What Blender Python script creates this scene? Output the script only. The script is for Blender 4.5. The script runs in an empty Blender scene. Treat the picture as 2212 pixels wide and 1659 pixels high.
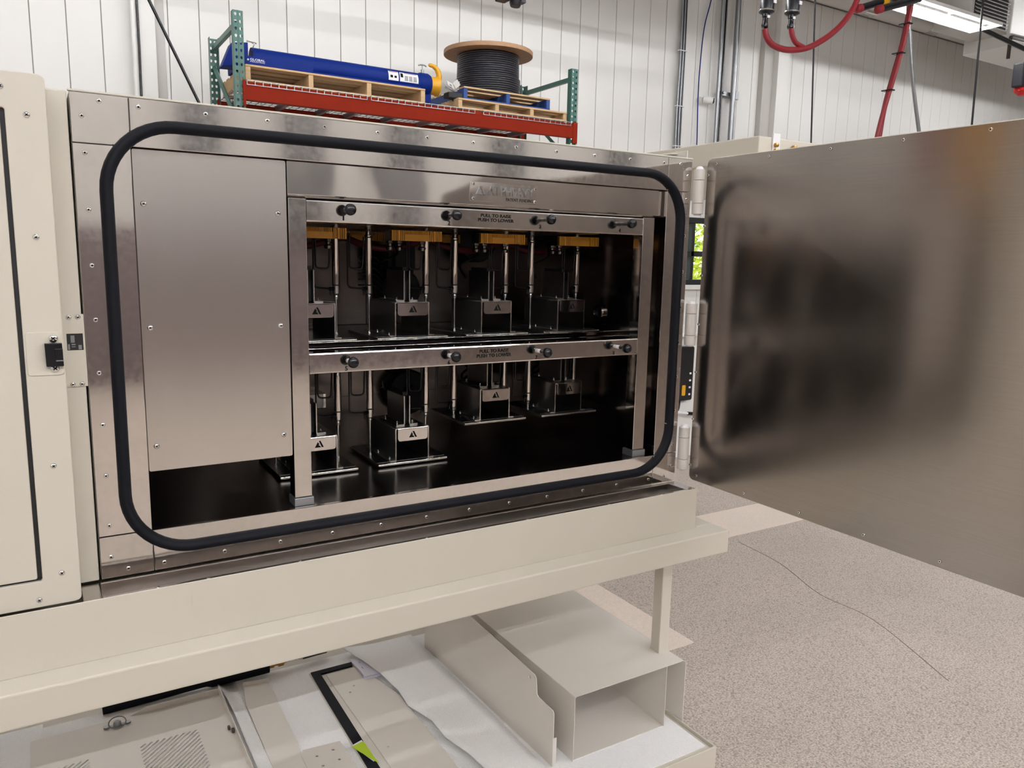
import bpy, math, random
from mathutils import Vector, Matrix

random.seed(7)
PI = math.pi
scene = bpy.context.scene
COL = scene.collection

# ---------------------------------------------------------------- camera
def make_camera():
    cd = bpy.data.cameras.new('camera')
    cd.sensor_width = 36.0
    cd.lens = 36.0 * 1681.42 / 2212.0
    cd.clip_start = 0.02
    cd.clip_end = 200
    ob = bpy.data.objects.new('camera', cd)
    COL.objects.link(ob)
    X = Vector((0.85483949, -0.51845483, 0.02130799))
    Y = -Vector((-0.06659519, -0.15034319, -0.98638836))
    Z = -Vector((0.51460132, 0.84178472, -0.1630459))
    m = Matrix((X, Y, Z)).transposed().to_4x4()
    m.translation = Vector((-0.07825, -1.79383, 1.50369))
    ob.matrix_world = m
    scene.camera = ob
make_camera()

# ---------------------------------------------------------------- world, exposure
world = bpy.data.worlds.new('outdoor_sky')
scene.world = world
world.use_nodes = True
wn = world.node_tree.nodes
wn['Background'].inputs['Color'].default_value = (0.75, 0.87, 1.0, 1)
wn['Background'].inputs['Strength'].default_value = 2.2
scene.view_settings.view_transform = 'Standard'
scene.view_settings.look = 'None'
scene.view_settings.exposure = 0.14
scene.view_settings.gamma = 1.0
scene.view_settings.use_curve_mapping = False

sun_d = bpy.data.lights.new('sun', 'SUN')
sun_d.energy = 14.0
sun_d.angle = 0.01
sun_d.color = (1.0, 0.95, 0.85)
sun_o = bpy.data.objects.new('sun', sun_d)
COL.objects.link(sun_o)
sun_o.rotation_euler = (math.radians(-48), math.radians(14), 0)   # shines from the yard's own side onto the trees
sun_o.location = (8, 20, 14)

LAMP = 265.0          # radiance of the strip lamps' diffusers
LAMP_COL = (1.0, 1.01, 1.035, 1)

# ---------------------------------------------------------------- helpers
def s2l(r, g, b):
    def f(c):
        c /= 255.0
        return c / 12.92 if c <= 0.04045 else ((c + 0.055) / 1.055) ** 2.4
    return (f(r), f(g), f(b), 1.0)

MATS = {}
def mat(name, col, rough=0.5, metal=0.0, bump=0.0, bscale=40.0, var=0.0, vscale=6.0, aniso=0.0, tan=None,
        stretch=None, emit=None, estr=0.0, spec=0.5, rvar=0.0, wave=0.0, wscale=4.0, coat=0.0):
    m = bpy.data.materials.new(name)
    m.use_nodes = True
    nt = m.node_tree
    n = nt.nodes
    L = nt.links
    p = n['Principled BSDF']
    p.inputs['Base Color'].default_value = col
    p.inputs['Roughness'].default_value = rough
    p.inputs['Metallic'].default_value = metal
    p.inputs['Specular IOR Level'].default_value = spec
    if coat:
        p.inputs['Coat Weight'].default_value = coat
    tc = n.new('ShaderNodeTexCoord')
    mp = n.new('ShaderNodeMapping')
    geo = n.new('ShaderNodeNewGeometry')
    L.new(geo.outputs['Position'], mp.inputs['Vector'])
    if stretch:
        mp.inputs['Scale'].default_value = stretch
    if var > 0 or rvar > 0:
        nz = n.new('ShaderNodeTexNoise')
        nz.inputs['Scale'].default_value = vscale
        nz.inputs['Detail'].default_value = 6
        L.new(mp.outputs['Vector'], nz.inputs['Vector'])
        if var > 0:
            mx = n.new('ShaderNodeMix')
            mx.data_type = 'RGBA'
            a = tuple(max(0, c * (1 - var)) for c in col[:3]) + (1,)
            b = tuple(min(1, c * (1 + var)) for c in col[:3]) + (1,)
            mx.inputs[6].default_value = a
            mx.inputs[7].default_value = b
            L.new(nz.outputs['Fac'], mx.inputs[0])
            L.new(mx.outputs[2], p.inputs['Base Color'])
        if rvar > 0:
            mr = n.new('ShaderNodeMapRange')
            mr.inputs['From Min'].default_value = 0.3
            mr.inputs['From Max'].default_value = 0.7
            mr.inputs['To Min'].default_value = max(0.02, rough - rvar)
            mr.inputs['To Max'].default_value = min(1, rough + rvar)
            L.new(nz.outputs['Fac'], mr.inputs['Value'])
            L.new(mr.outputs['Result'], p.inputs['Roughness'])
    last = None
    if wave > 0:
        nw = n.new('ShaderNodeTexNoise')
        nw.inputs['Scale'].default_value = wscale
        nw.inputs['Detail'].default_value = 1
        L.new(geo.outputs['Position'], nw.inputs['Vector'])
        bw = n.new('ShaderNodeBump')
        bw.inputs['Strength'].default_value = 1.0
        bw.inputs['Distance'].default_value = wave
        L.new(nw.outputs['Fac'], bw.inputs['Height'])
        last = bw
    if bump > 0:
        nb = n.new('ShaderNodeTexNoise')
        nb.inputs['Scale'].default_value = bscale
        nb.inputs['Detail'].default_value = 3
        L.new(mp.outputs['Vector'], nb.inputs['Vector'])
        b = n.new('ShaderNodeBump')
        b.inputs['Strength'].default_value = 1.0
        b.inputs['Distance'].default_value = bump
        L.new(nb.outputs['Fac'], b.inputs['Height'])
        if last:
            L.new(last.outputs['Normal'], b.inputs['Normal'])
        last = b
    if last:
        L.new(last.outputs['Normal'], p.inputs['Normal'])
    if aniso > 0:
        p.inputs['Anisotropic'].default_value = aniso
        if tan:
            cx = n.new('ShaderNodeCombineXYZ')
            for i in range(3):
                cx.inputs[i].default_value = tan[i]
            L.new(cx.outputs[0], p.inputs['Tangent'])
    if emit:
        p.inputs['Emission Color'].default_value = emit
        p.inputs['Emission Strength'].default_value = estr
    MATS[name] = m
    return m

ST = (0.66, 0.62, 0.59, 1)
mat('cream', s2l(200, 193, 179), 0.42, bump=0.00012, bscale=700, var=0.025, vscale=2.5)
mat('cream_panel', s2l(206, 199, 191), 0.42, bump=0.00012, bscale=700, var=0.02, vscale=2.5)
mat('loose_panel', s2l(217, 210, 201), 0.42, bump=0.00012, bscale=700, var=0.02, vscale=2.5)
mat('steel_frame', ST, 0.075, 1.0, var=0.10, vscale=70, rvar=0.03, wave=0.0006, wscale=4.0)
mat('steel_wavy', ST, 0.075, 1.0, var=0.05, vscale=40, wave=0.0060, wscale=4.0)
mat('steel_cover', ST, 0.27, 1.0, aniso=0.75, tan=(1, 0, 0), stretch=(1, 1, 0.01), var=0.05, vscale=420, wave=0.0006, wscale=3.5)
mat('steel_bar', (0.62, 0.58, 0.55, 1), 0.085, 1.0, var=0.07, vscale=70, rvar=0.03, wave=0.0004, wscale=5)
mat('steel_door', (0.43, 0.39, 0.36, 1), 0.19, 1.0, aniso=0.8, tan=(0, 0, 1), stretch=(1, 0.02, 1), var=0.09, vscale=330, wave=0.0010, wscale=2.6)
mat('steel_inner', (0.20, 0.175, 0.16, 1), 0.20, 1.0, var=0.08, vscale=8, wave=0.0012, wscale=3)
mat('steel_dark', (0.10, 0.10, 0.10, 1), 0.30, 1.0)
mat('steel_tray', (0.62, 0.58, 0.55, 1), 0.16, 1.0, var=0.05, vscale=30, wave=0.0006, wscale=8)
mat('steel_tunnel', (0.30, 0.30, 0.295, 1), 0.28, 1.0)
mat('steel_bright', (0.72, 0.69, 0.65, 1), 0.22, 1.0)
mat('steel_cyl', (0.60, 0.54, 0.50, 1), 0.07, 1.0)
mat('chrome', (0.78, 0.77, 0.75, 1), 0.12, 1.0)
mat('galvanised', s2l(150, 152, 155), 0.35, 0.8, var=0.1, vscale=20)
mat('rubber', (0.0045, 0.005, 0.008, 1), 0.62, spec=0.16)
mat('black_plastic', (0.006, 0.006, 0.008, 1), 0.22, spec=0.4)
mat('black_matte', (0.010, 0.010, 0.011, 1), 0.6)
mat('grey_plastic', s2l(70, 66, 62), 0.6)
mat('amber', s2l(222, 158, 58), 0.4, var=0.12, vscale=30)
mat('dark_red', s2l(92, 18, 30), 0.5)
mat('red_hose', s2l(132, 28, 36), 0.42)
mat('red_bright', s2l(200, 30, 26), 0.4)
mat('wall_white', s2l(226, 224, 220), 0.55, var=0.012, vscale=1.5)
mat('crack_grey', s2l(136, 122, 112), 0.8)
mat('wall_beige', s2l(176, 172, 168), 0.6, var=0.04, vscale=0.5)
mat('wall_seam', s2l(150, 146, 142), 0.7)
mat('trim_white', s2l(224, 222, 218), 0.5)
mat('trim_grey', s2l(186, 182, 177), 0.5)
mat('steel_column', s2l(92, 90, 90), 0.5)
mat('added_dado', s2l(104, 93, 92), 0.6, var=0.15, vscale=0.9)
mat('ceiling_white', s2l(168, 166, 164), 0.6)
mat('beam_red', s2l(128, 33, 12), 0.6, spec=0.1, var=0.08, vscale=9)
mat('rack_green', s2l(62, 104, 94), 0.42, var=0.08, vscale=9)
mat('wood', s2l(196, 164, 122), 0.65, stretch=(1.2, 9, 9), var=0.22, vscale=6, bump=0.0006, bscale=30)
mat('wood_ply', s2l(158, 122, 90), 0.6, stretch=(6, 1.5, 8), var=0.25, vscale=5)
mat('blue_paint', s2l(8, 36, 112), 0.5, spec=0.12, var=0.15, vscale=7)
mat('blue_pallet', s2l(30, 66, 130), 0.6, var=0.28, vscale=14)
mat('yellow_paint', s2l(214, 156, 20), 0.4)
mat('white_label', s2l(232, 230, 232), 0.4)
mat('grey_print', s2l(150, 146, 150), 0.5)
mat('cable_black', s2l(30, 31, 38), 0.35)
mat('foam', s2l(246, 244, 243), 0.7, bump=0.003, bscale=260, var=0.07, vscale=220, spec=0.3)
mat('paper', s2l(232, 228, 240), 0.6)
mat('lime_note', s2l(176, 204, 40), 0.6)
mat('brass', s2l(190, 146, 84), 0.3, 1.0)
mat('ink_and_hole_shade', (0.004, 0.004, 0.004, 1), 0.6, spec=0.1)  # print black; also stands for shade in cut-through letters and screw recesses
mat('leaf_lime', s2l(206, 214, 50), 0.5, var=0.3, vscale=3)
mat('leaf_green', s2l(120, 160, 64), 0.5, var=0.3, vscale=3)
mat('bark', s2l(70, 56, 44), 0.8)
mat('grass', s2l(110, 130, 60), 0.8, var=0.2, vscale=2)
mat('lens_black', (0.004, 0.004, 0.006, 1), 0.08)
mat('lamp_on', (0.9, 0.9, 0.9, 1), 0.4, emit=LAMP_COL, estr=LAMP)
mat('lamp_high', (0.9, 0.9, 0.9, 1), 0.4, emit=LAMP_COL, estr=LAMP * 2.1)
mat('lamp_mid', (0.9, 0.9, 0.9, 1), 0.4, emit=LAMP_COL, estr=LAMP * .8)
mat('lamp_low', (0.9, 0.9, 0.9, 1), 0.4, emit=LAMP_COL, estr=LAMP * .5)
mat('film', s2l(216, 214, 210), 0.25)

# clear window pane
def glass_mat():
    m = bpy.data.materials.new('window_glass')
    m.use_nodes = True
    nt = m.node_tree
    for nd in list(nt.nodes):
        nt.nodes.remove(nd)
    o = nt.nodes.new('ShaderNodeOutputMaterial')
    mx = nt.nodes.new('ShaderNodeMixShader')
    t = nt.nodes.new('ShaderNodeBsdfTransparent')
    t.inputs[0].default_value = (0.93, 0.96, 0.94, 1)
    g = nt.nodes.new('ShaderNodeBsdfGlossy')
    g.inputs['Roughness'].default_value = 0.02
    mx.inputs[0].default_value = 0.07
    nt.links.new(t.outputs[0], mx.inputs[1])
    nt.links.new(g.outputs[0], mx.inputs[2])
    nt.links.new(mx.outputs[0], o.inputs[0])
    MATS['window_glass'] = m
glass_mat()

# exposed-aggregate concrete
def concrete(name, c1, c2, speck, bump):
    m = bpy.data.materials.new(name)
    m.use_nodes = True
    nt = m.node_tree
    n, L = nt.nodes, nt.links
    p = n['Principled BSDF']
    geo = n.new('ShaderNodeNewGeometry')
    a = n.new('ShaderNodeTexNoise'); a.inputs['Scale'].default_value = 1.4; a.inputs['Detail'].default_value = 5
    b = n.new('ShaderNodeTexNoise'); b.inputs['Scale'].default_value = 150; b.inputs['Detail'].default_value = 3
    v = n.new('ShaderNodeTexVoronoi'); v.inputs['Scale'].default_value = 130
    for q in (a, b, v):
        L.new(geo.outputs['Position'], q.inputs['Vector'])
    m1 = n.new('ShaderNodeMix'); m1.data_type = 'RGBA'
    m1.inputs[6].default_value = c1; m1.inputs[7].default_value = c2
    L.new(a.outputs['Fac'], m1.inputs[0])
    r1 = n.new('ShaderNodeValToRGB')
    r1.color_ramp.elements[0].position = 0.36; r1.color_ramp.elements[0].color = (0.42, 0.42, 0.42, 1)
    r1.color_ramp.elements[1].position = 0.62; r1.color_ramp.elements[1].color = (1.25, 1.25, 1.25, 1)
    L.new(b.outputs['Fac'], r1.inputs['Fac'])
    m2 = n.new('ShaderNodeMix'); m2.data_type = 'RGBA'; m2.blend_type = 'MULTIPLY'
    m2.inputs[0].default_value = speck
    L.new(m1.outputs[2], m2.inputs[6]); L.new(r1.outputs['Color'], m2.inputs[7])
    r2 = n.new('ShaderNodeValToRGB')
    r2.color_ramp.elements[0].position = 0.0; r2.color_ramp.elements[0].color = (0.35, 0.33, 0.31, 1)
    r2.color_ramp.elements[1].position = 0.5; r2.color_ramp.elements[1].color = (1, 1, 1, 1)
    L.new(v.outputs['Color'], r2.inputs['Fac'])
    m3 = n.new('ShaderNodeMix'); m3.data_type = 'RGBA'; m3.blend_type = 'MULTIPLY'
    m3.inputs[0].default_value = speck
    L.new(m2.outputs[2], m3.inputs[6]); L.new(r2.outputs['Color'], m3.inputs[7])
    L.new(m3.outputs[2], p.inputs['Base Color'])
    p.inputs['Roughness'].default_value = 0.48
    bp = n.new('ShaderNodeBump'); bp.inputs['Distance'].default_value = bump
    L.new(b.outputs['Fac'], bp.inputs['Height']); L.new(bp.outputs['Normal'], p.inputs['Normal'])
    MATS[name] = m
concrete('concrete_rough', s2l(210, 195, 182), s2l(180, 169, 160), 0.66, 0.0015)
concrete('concrete_smooth', s2l(238, 223, 209), s2l(218, 202, 189), 0.12, 0.0002)

class MB:
    """collects boxes, tubes, prisms ... and links them as ONE mesh object"""
    def __init__(s):
        s.v, s.f, s.m = [], [], []
    def add(s, vs, fs, mi=0):
        o = len(s.v)
        s.v += [tuple(q) for q in vs]
        for f in fs:
            s.f.append(tuple(i + o for i in f)); s.m.append(mi)
        return s
    def box(s, x0, x1, y0, y1, z0, z1, mi=0):
        x0, x1 = min(x0, x1), max(x0, x1); y0, y1 = min(y0, y1), max(y0, y1); z0, z1 = min(z0, z1), max(z0, z1)
        v = [(x0, y0, z0), (x1, y0, z0), (x1, y1, z0), (x0, y1, z0), (x0, y0, z1), (x1, y0, z1), (x1, y1, z1), (x0, y1, z1)]
        return s.add(v, [(3, 2, 1, 0), (4, 5, 6, 7), (0, 1, 5, 4), (1, 2, 6, 5), (2, 3, 7, 6), (3, 0, 4, 7)], mi)
    def tube(s, pts, r, n=10, mi=0, caps=True):
        pts = [Vector(p) for p in pts]
        rs = r if isinstance(r, (list, tuple)) else [r] * len(pts)
        vs, fs = [], []
        up = None
        for i, p in enumerate(pts):
            if i == 0: d = pts[1] - p
            elif i == len(pts) - 1: d = p - pts[-2]
            else:
                d = (pts[i + 1] - p).normalized() + (p - pts[i - 1]).normalized()
            if d.length < 1e-9: d = pts[min(i + 1, len(pts) - 1)] - pts[max(i - 1, 0)]
            d.normalize()
            if up is None:
                up = Vector((0, 0, 1)) if abs(d.z) < 0.9 else Vector((1, 0, 0))
            u = d.cross(up)
            if u.length < 1e-6: u = d.cross(Vector((0, 1, 0.3)))
            u.normalize(); w = u.cross(d).normalized(); up = w
            for k in range(n):
                a = 2 * PI * k / n
                vs.append(p + (u * math.cos(a) + w * math.sin(a)) * rs[i])
        for i in range(len(pts) - 1):
            for k in range(n):
                k2 = (k + 1) % n
                fs.append((i * n + k, (i + 1) * n + k, (i + 1) * n + k2, i * n + k2))
        if caps:
            fs.append(tuple(range(n))); fs.append(tuple(reversed(range((len(pts) - 1) * n, len(pts) * n))))
        return s.add(vs, fs, mi)
    def cyl(s, p0, p1, r, n=20, mi=0):
        return s.tube([p0, p1], r, n, mi)
    def lathe(s, prof, org, axis, n=20, mi=0):
        """prof: list of (r, h) along axis"""
        ax = Vector(axis).normalized()
        u = ax.orthogonal().normalized(); w = ax.cross(u)
        O = Vector(org); vs, fs = [], []
        for r, h in prof:
            for k in range(n):
                a = 2 * PI * k / n
                vs.append(O + ax * h + (u * math.cos(a) + w * math.sin(a)) * max(r, 1e-5))
        for i in range(len(prof) - 1):
            for k in range(n):
                k2 = (k + 1) % n
                fs.append((i * n + k, i * n + k2, (i + 1) * n + k2, (i + 1) * n + k))
        fs.append(tuple(reversed(range(n)))); fs.append(tuple(range((len(prof) - 1) * n, len(prof) * n)))
        return s.add(vs, fs, mi)
    def prism(s, poly, axis, a, b, mi=0):
        """poly of 2-D points in the plane normal to axis: x->(y,z) y->(x,z) z->(x,y)"""
        def P(q, t):
            return (t, q[0], q[1]) if axis == 'x' else ((q[0], t, q[1]) if axis == 'y' else (q[0], q[1], t))
        n = len(poly)
        vs = [P(q, a) for q in poly] + [P(q, b) for q in poly]
        fs = [tuple(range(n)), tuple(reversed(range(n, 2 * n)))]
        for k in range(n):
            k2 = (k + 1) % n
            fs.append((k, n + k, n + k2, k2))
        return s.add(vs, fs, mi)
    def quad_ring(s, x0, x1, z0, z1, hole, y, mi=0):
        """sheet cell in an x-z plane with an 8-point hole"""
        xm, zm = (x0 + x1) / 2, (z0 + z1) / 2
        out = [(x0, zm), (x0, z0), (xm, z0), (x1, z0), (x1, zm), (x1, z1), (xm, z1), (x0, z1)]
        vs = [(p[0], y, p[1]) for p in out] + [(p[0], y, p[1]) for p in hole]
        return s.add(vs, [(k, (k + 1) % 8, 8 + (k + 1) % 8, 8 + k) for k in range(8)], mi)
    def build(s, name, mats, parent=None, bevel=0.0, segs=2, smooth=None, solid=0.0, kind=None):
        me = bpy.data.meshes.new(name)
        me.from_pydata(s.v, [], s.f)
        if isinstance(mats, str): mats = [mats]
        for k in mats: me.materials.append(MATS[k])
        me.polygons.foreach_set('material_index', s.m)
        import bmesh
        bm = bmesh.new(); bm.from_mesh(me)
        bmesh.ops.recalc_face_normals(bm, faces=bm.faces)
        bm.to_mesh(me); bm.free()
        if smooth is not None:
            me.polygons.foreach_set('use_smooth', [True] * len(me.polygons))
            me.set_sharp_from_angle(angle=math.radians(smooth))
        me.update()
        return link(name, me, parent, bevel, segs, solid, kind)

def link(name, me, parent=None, bevel=0.0, segs=2, solid=0.0, kind=None):
    o = bpy.data.objects.new(name, me)
    COL.objects.link(o)
    if solid:
        md = o.modifiers.new('thickness', 'SOLIDIFY'); md.thickness = solid; md.offset = 0
    if bevel:
        md = o.modifiers.new('bevel', 'BEVEL'); md.width = bevel; md.segments = segs; md.limit_method = 'ANGLE'
        md.angle_limit = math.radians(40)
    if parent is not None: attach(o, parent)
    if kind: o['kind'] = kind
    return o

def world_loc(o):
    l = Vector(o.get('_base', o.location))
    return l
BASE = {}
def attach(o, parent):
    o.parent = parent
    b = BASE.get(parent.name, Vector((0, 0, 0)))
    o.matrix_parent_inverse = Matrix.Translation(-b)

def thing(name, label, cat, loc=(0, 0, 0), group=None):
    o = bpy.data.objects.new(name, None)
    o.empty_display_size = 0.1
    COL.objects.link(o)
    o.location = loc
    BASE[o.name] = Vector(loc)
    return tag(o, label, cat, group)
def tag(o, label, cat, group=None):
    o['label'] = label; o['category'] = cat
    if group: o['group'] = group
    return o
def struct(o):
    o['kind'] = 'structure'
    return o
def copy_tree(o, delta, label=None, skip='none'):
    c = o.copy(); COL.objects.link(c)
    c.location = Vector(o.location) + Vector(delta)
    if label: c['label'] = label
    for ch in o.children:
        if ch.name.startswith(skip): continue
        d = ch.copy(); COL.objects.link(d); d.parent = c; d.matrix_parent_inverse = ch.matrix_parent_inverse.copy()
        for g in ch.children:
            e = g.copy(); COL.objects.link(e); e.parent = d; e.matrix_parent_inverse = g.matrix_parent_inverse.copy()
    return c
def inst(src, name, parent, delta):
    """a further part sharing src's mesh, moved by delta"""
    d = src.copy(); d.name = name
    COL.objects.link(d)
    d.parent = parent
    b = BASE.get(parent.name, Vector((0, 0, 0)))
    d.matrix_parent_inverse = Matrix.Translation(-b)
    d.location = Vector(src.location) + Vector(delta)
    return d

def rrect(x0, x1, z0, z1, r, n=5, corners='abcd'):
    pts = []
    for key, cx, cz, a0 in (('a', x0 + r, z0 + r, PI), ('b', x1 - r, z0 + r, 1.5 * PI), ('c', x1 - r, z1 - r, 0), ('d', x0 + r, z1 - r, 0.5 * PI)):
        if key in corners:
            for k in range(n + 1):
                a = a0 + 0.5 * PI * k / n
                pts.append((cx + r * math.cos(a), cz + r * math.sin(a)))
        else:
            pts.append({'a': (x0, z0), 'b': (x1, z0), 'c': (x1, z1), 'd': (x0, z1)}[key])
    return pts

def bent(pts, r, n=5):
    """polyline with rounded bends"""
    pts = [Vector(p) for p in pts]
    out = [pts[0]]
    for i in range(1, len(pts) - 1):
        a = (pts[i - 1] - pts[i]); b = (pts[i + 1] - pts[i])
        t = min(r, a.length * 0.49, b.length * 0.49)
        p0 = pts[i] + a.normalized() * t; p2 = pts[i] + b.normalized() * t
        for k in range(n + 1):
            u = k / n
            out.append(p0 * (1 - u) ** 2 + pts[i] * 2 * u * (1 - u) + p2 * u * u)
    out.append(pts[-1])
    return out
def smooth_path(pts, n=6):
    pts = [Vector(p) for p in pts]
    out = []
    for i in range(len(pts) - 1):
        p0 = pts[max(i - 1, 0)]; p1 = pts[i]; p2 = pts[i + 1]; p3 = pts[min(i + 2, len(pts) - 1)]
        for k in range(n):
            t = k / n
            out.append(0.5 * ((2 * p1) + (p2 - p0) * t + (2 * p0 - 5 * p1 + 4 * p2 - p3) * t * t + (3 * p1 - p0 - 3 * p2 + p3) * t ** 3))
    out.append(pts[-1])
    return out

def lettering(name, text, x0, x1, z0, z1, y, m, parent, depth=0.0008, bold=0.0, flip=None):
    """flat lettering facing -Y, fitted to a box"""
    cu = bpy.data.curves.new(name, 'FONT')
    cu.body = text; cu.size = 1.0; cu.align_x = 'CENTER'; cu.offset = bold
    cu.extrude = 0.5; cu.resolution_u = 3
    tmp = bpy.data.objects.new(name + '_tmp', cu)
    COL.objects.link(tmp)
    dg = bpy.context.evaluated_depsgraph_get()
    me = bpy.data.meshes.new_from_object(tmp.evaluated_get(dg))
    bpy.data.objects.remove(tmp); bpy.data.curves.remove(cu)
    xs = [v.co.x for v in me.vertices]; ys = [v.co.y for v in me.vertices]
    for v in me.vertices:
        u = (v.co.x - min(xs)) / (max(xs) - min(xs)); w = (v.co.y - min(ys)) / (max(ys) - min(ys))
        v.co = Vector((x0 + u * (x1 - x0), y - depth * (0.5 + v.co.z), z0 + w * (z1 - z0)))
    me.name = name
    me.materials.clear(); me.materials.append(MATS[m])
    return link(name, me, parent)

def bool_cut(o, cutter):
    """cuts a temporary mesh out of o and bakes the result"""
    cm = bpy.data.meshes.new('cut'); cm.from_pydata(cutter.v, [], cutter.f)
    import bmesh
    bm = bmesh.new(); bm.from_mesh(cm); bmesh.ops.recalc_face_normals(bm, faces=bm.faces); bm.to_mesh(cm); bm.free()
    co = bpy.data.objects.new('cut', cm); COL.objects.link(co)
    md = o.modifiers.new('cut', 'BOOLEAN'); md.operation = 'DIFFERENCE'; md.object = co; md.solver = 'EXACT'
    dg = bpy.context.evaluated_depsgraph_get()
    me = bpy.data.meshes.new_from_object(o.evaluated_get(dg))
    o.modifiers.clear()
    old = o.data; o.data = me; me.name = old.name
    bpy.data.objects.remove(co); bpy.data.meshes.remove(cm)

def screw_mesh(name, org, axis, r=0.0065, h=0.0035, m=('chrome', 'ink_and_hole_shade')):
    b = MB()
    b.lathe([(r, 0), (r * 0.97, h * 0.35), (r * 0.72, h * 0.8), (r * 0.38, h), (0.0001, h * 1.02)], org, axis, 14)
    ax = Vector(axis).normalized(); u = ax.orthogonal().normalized(); w = ax.cross(u)
    O = Vector(org) + ax * h * 0.95
    for q, p in ((u, w), (w, u)):
        l = r * 0.5; t = r * 0.12
        vs = [O + q * a + p * c + ax * e for e in (0, h * 0.12) for a, c in ((-l, -t), (l, -t), (l, t), (-l, t))]
        b.add(vs, [(0, 1, 2, 3), (4, 5, 6, 7), (0, 1, 5, 4), (1, 2, 6, 5), (2, 3, 7, 6), (3, 0, 4, 7)], 1)  # dark cross stands for the shade in the screw recess
    return b
def rivet_mesh(org, axis, r=0.0048, h=0.0024):
    b = MB()
    b.lathe([(r, 0), (r * 0.95, h * 0.6), (r * 0.7, h), (r * 0.42, h)], org, axis, 12)
    b.lathe([(r * 0.42, h * 0.9), (r * 0.40, h * 1.01)], org, axis, 10, 1)
    return b

# ================================================================ THE ROOM
FZ = -0.2       # workshop floor
YW = 7.0        # back wall
# floor
fl = struct(MB().box(-8, 20, -9, 7.3, FZ - 0.3, FZ).build('floor', 'concrete_rough'))
MB().prism([(-4.0, 0.556), (2.35, 0.556), (2.35, 1.44), (9.5, 1.44), (9.5, 1.83), (2.0, 1.83), (2.0, 1.27), (-4.0, 1.27)], 'z', FZ - 0.02, FZ + 0.0025).build('concrete_slab', 'concrete_smooth', fl)
crack = MB().tube(smooth_path([(3.5, 1.36, FZ), (3.45, 1.0, FZ), (3.30, 0.62, FZ), (3.28, 0.30, FZ), (3.05, -0.2, FZ)]), 0.0022, 5).build('floor_crack', 'crack_grey', fl)
# back wall: a backing and one panel per profile
wb = struct(MB().box(-8, 20, YW + 0.012, YW + 0.2, FZ, 1.12).box(-8, 7.62, YW + 0.012, YW + 0.2, 1.12, 2.12).box(9.2, 20, YW + 0.012, YW + 0.2, 1.12, 2.12)
            .box(-8, 20, YW + 0.012, YW + 0.2, 2.12, 6.75).build('wall_back', 'wall_seam'))
S0, SP = 0.0357, 0.2947
full = low = high = None
for k in range(-26, 68):
    x0 = S0 + k * SP
    if x0 + SP > 7.55 and x0 < 9.25:
        if low is None:
            low = MB().box(x0 + .004, x0 + SP - .004, YW, YW + .014, FZ, 1.12).build('wall_panel', 'wall_white', wb, bevel=.003, segs=1); lx = x0
            high = MB().box(x0 + .004, x0 + SP - .004, YW, YW + .014, 2.12, 5.54).build('wall_panel', 'wall_white', wb, bevel=.003, segs=1)
        else:
            inst(low, 'wall_panel', wb, (x0 - lx, 0, 0)); inst(high, 'wall_panel', wb, (x0 - lx, 0, 0))
    elif full is None:
        full = MB().box(x0 + .004, x0 + SP - .004, YW, YW + .014, FZ, 5.54).build('wall_panel', 'wall_white', wb, bevel=.003, segs=1); fx = x0
    else:
        inst(full, 'wall_panel', wb, (x0 - fx, 0, 0))
struct(MB().box(-8.2, -8, -9, 7.2, FZ, 7).build('wall_left', 'wall_white'))
struct(MB().box(20, 20.2, -9, 7.2, FZ, 7).build('wall_right', 'wall_white'))
wf = struct(MB().box(-8, 20, -9.2, -9, FZ, 7).build('wall_front', 'wall_beige'))
struct(MB().box(-8, 20, -9, -8.93, FZ, 1.75).build('trim_1', 'added_dado'))  # unseen dark dado added to darken the steel's mid-height reflections
k = 2
for x in (-5.5, -2.2, 1.6, 2.9, 4.4, 6.1, 8.3, 11.5):
    struct(MB().box(x, x + 0.42, -9, -8.75, 1.75, 6.6).build('trim_%d' % k, 'steel_column')); k += 1
# ceiling: sheet with ribs
ce = MB().box(-8.2, 20.2, -9.2, 7.2, 6.75, 6.95)
for i in range(20):
    y = -9 + i * 0.84
    ce.box(-8, 20, y, y + 0.10, 6.62, 6.75)
struct(ce.build('ceiling', 'ceiling_white'))
# eave insulation rolled over the wall head, seen top right
ev = MB()
for y, z, r in ((6.86, 5.68, .17), (6.52, 5.93, .19), (6.14, 6.22, .21)):
    ev.tube([(-8, y, z), (20, y, z)], r, 14)
ev.box(-8, 20, 6.2, 7.2, 6.1, 6.75)
struct(ev.build('trim_%d' % k, 'film', smooth=50)); k += 1
clip_src = None
for i, x in enumerate((10.0, 11.9, 13.7, 15.6, 17.4)):
    for y, z, r in ((6.86, 5.68, .175), (6.52, 5.93, .195)):
        c = MB().tube([(x - .14, y, z), (x + .14, y, z)], r, 14)
        struct(c.build('trim_%d' % k, 'chrome', smooth=50)); k += 1
# column cladding and its painted shade strip left, corner column right
struct(MB().box(0.93, 1.085, YW - 0.09, YW, FZ, 5.54).build('trim_%d' % k, 'trim_white', bevel=.006)); k += 1
struct(MB().box(1.085, 1.178, YW - 0.012, YW, FZ, 5.54).build('trim_%d' % k, 'trim_grey', bevel=.003)); k += 1  # thin grey strip standing in for the shade beside the column
struct(MB().box(9.60, 9.80, YW - 0.10, YW, FZ, 5.54).build('trim_%d' % k, 'trim_grey', bevel=.006)); k += 1
struct(MB().box(9.80, 10.05, YW - 0.20, YW, FZ, 5.54).build('trim_%d' % k, 'trim_white', bevel=.006)); k += 1
struct(MB().box(10.05, 10.2, YW - 0.10, YW, FZ, 4.3).build('trim_%d' % k, 'trim_white', bevel=.006)); k += 1
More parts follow.
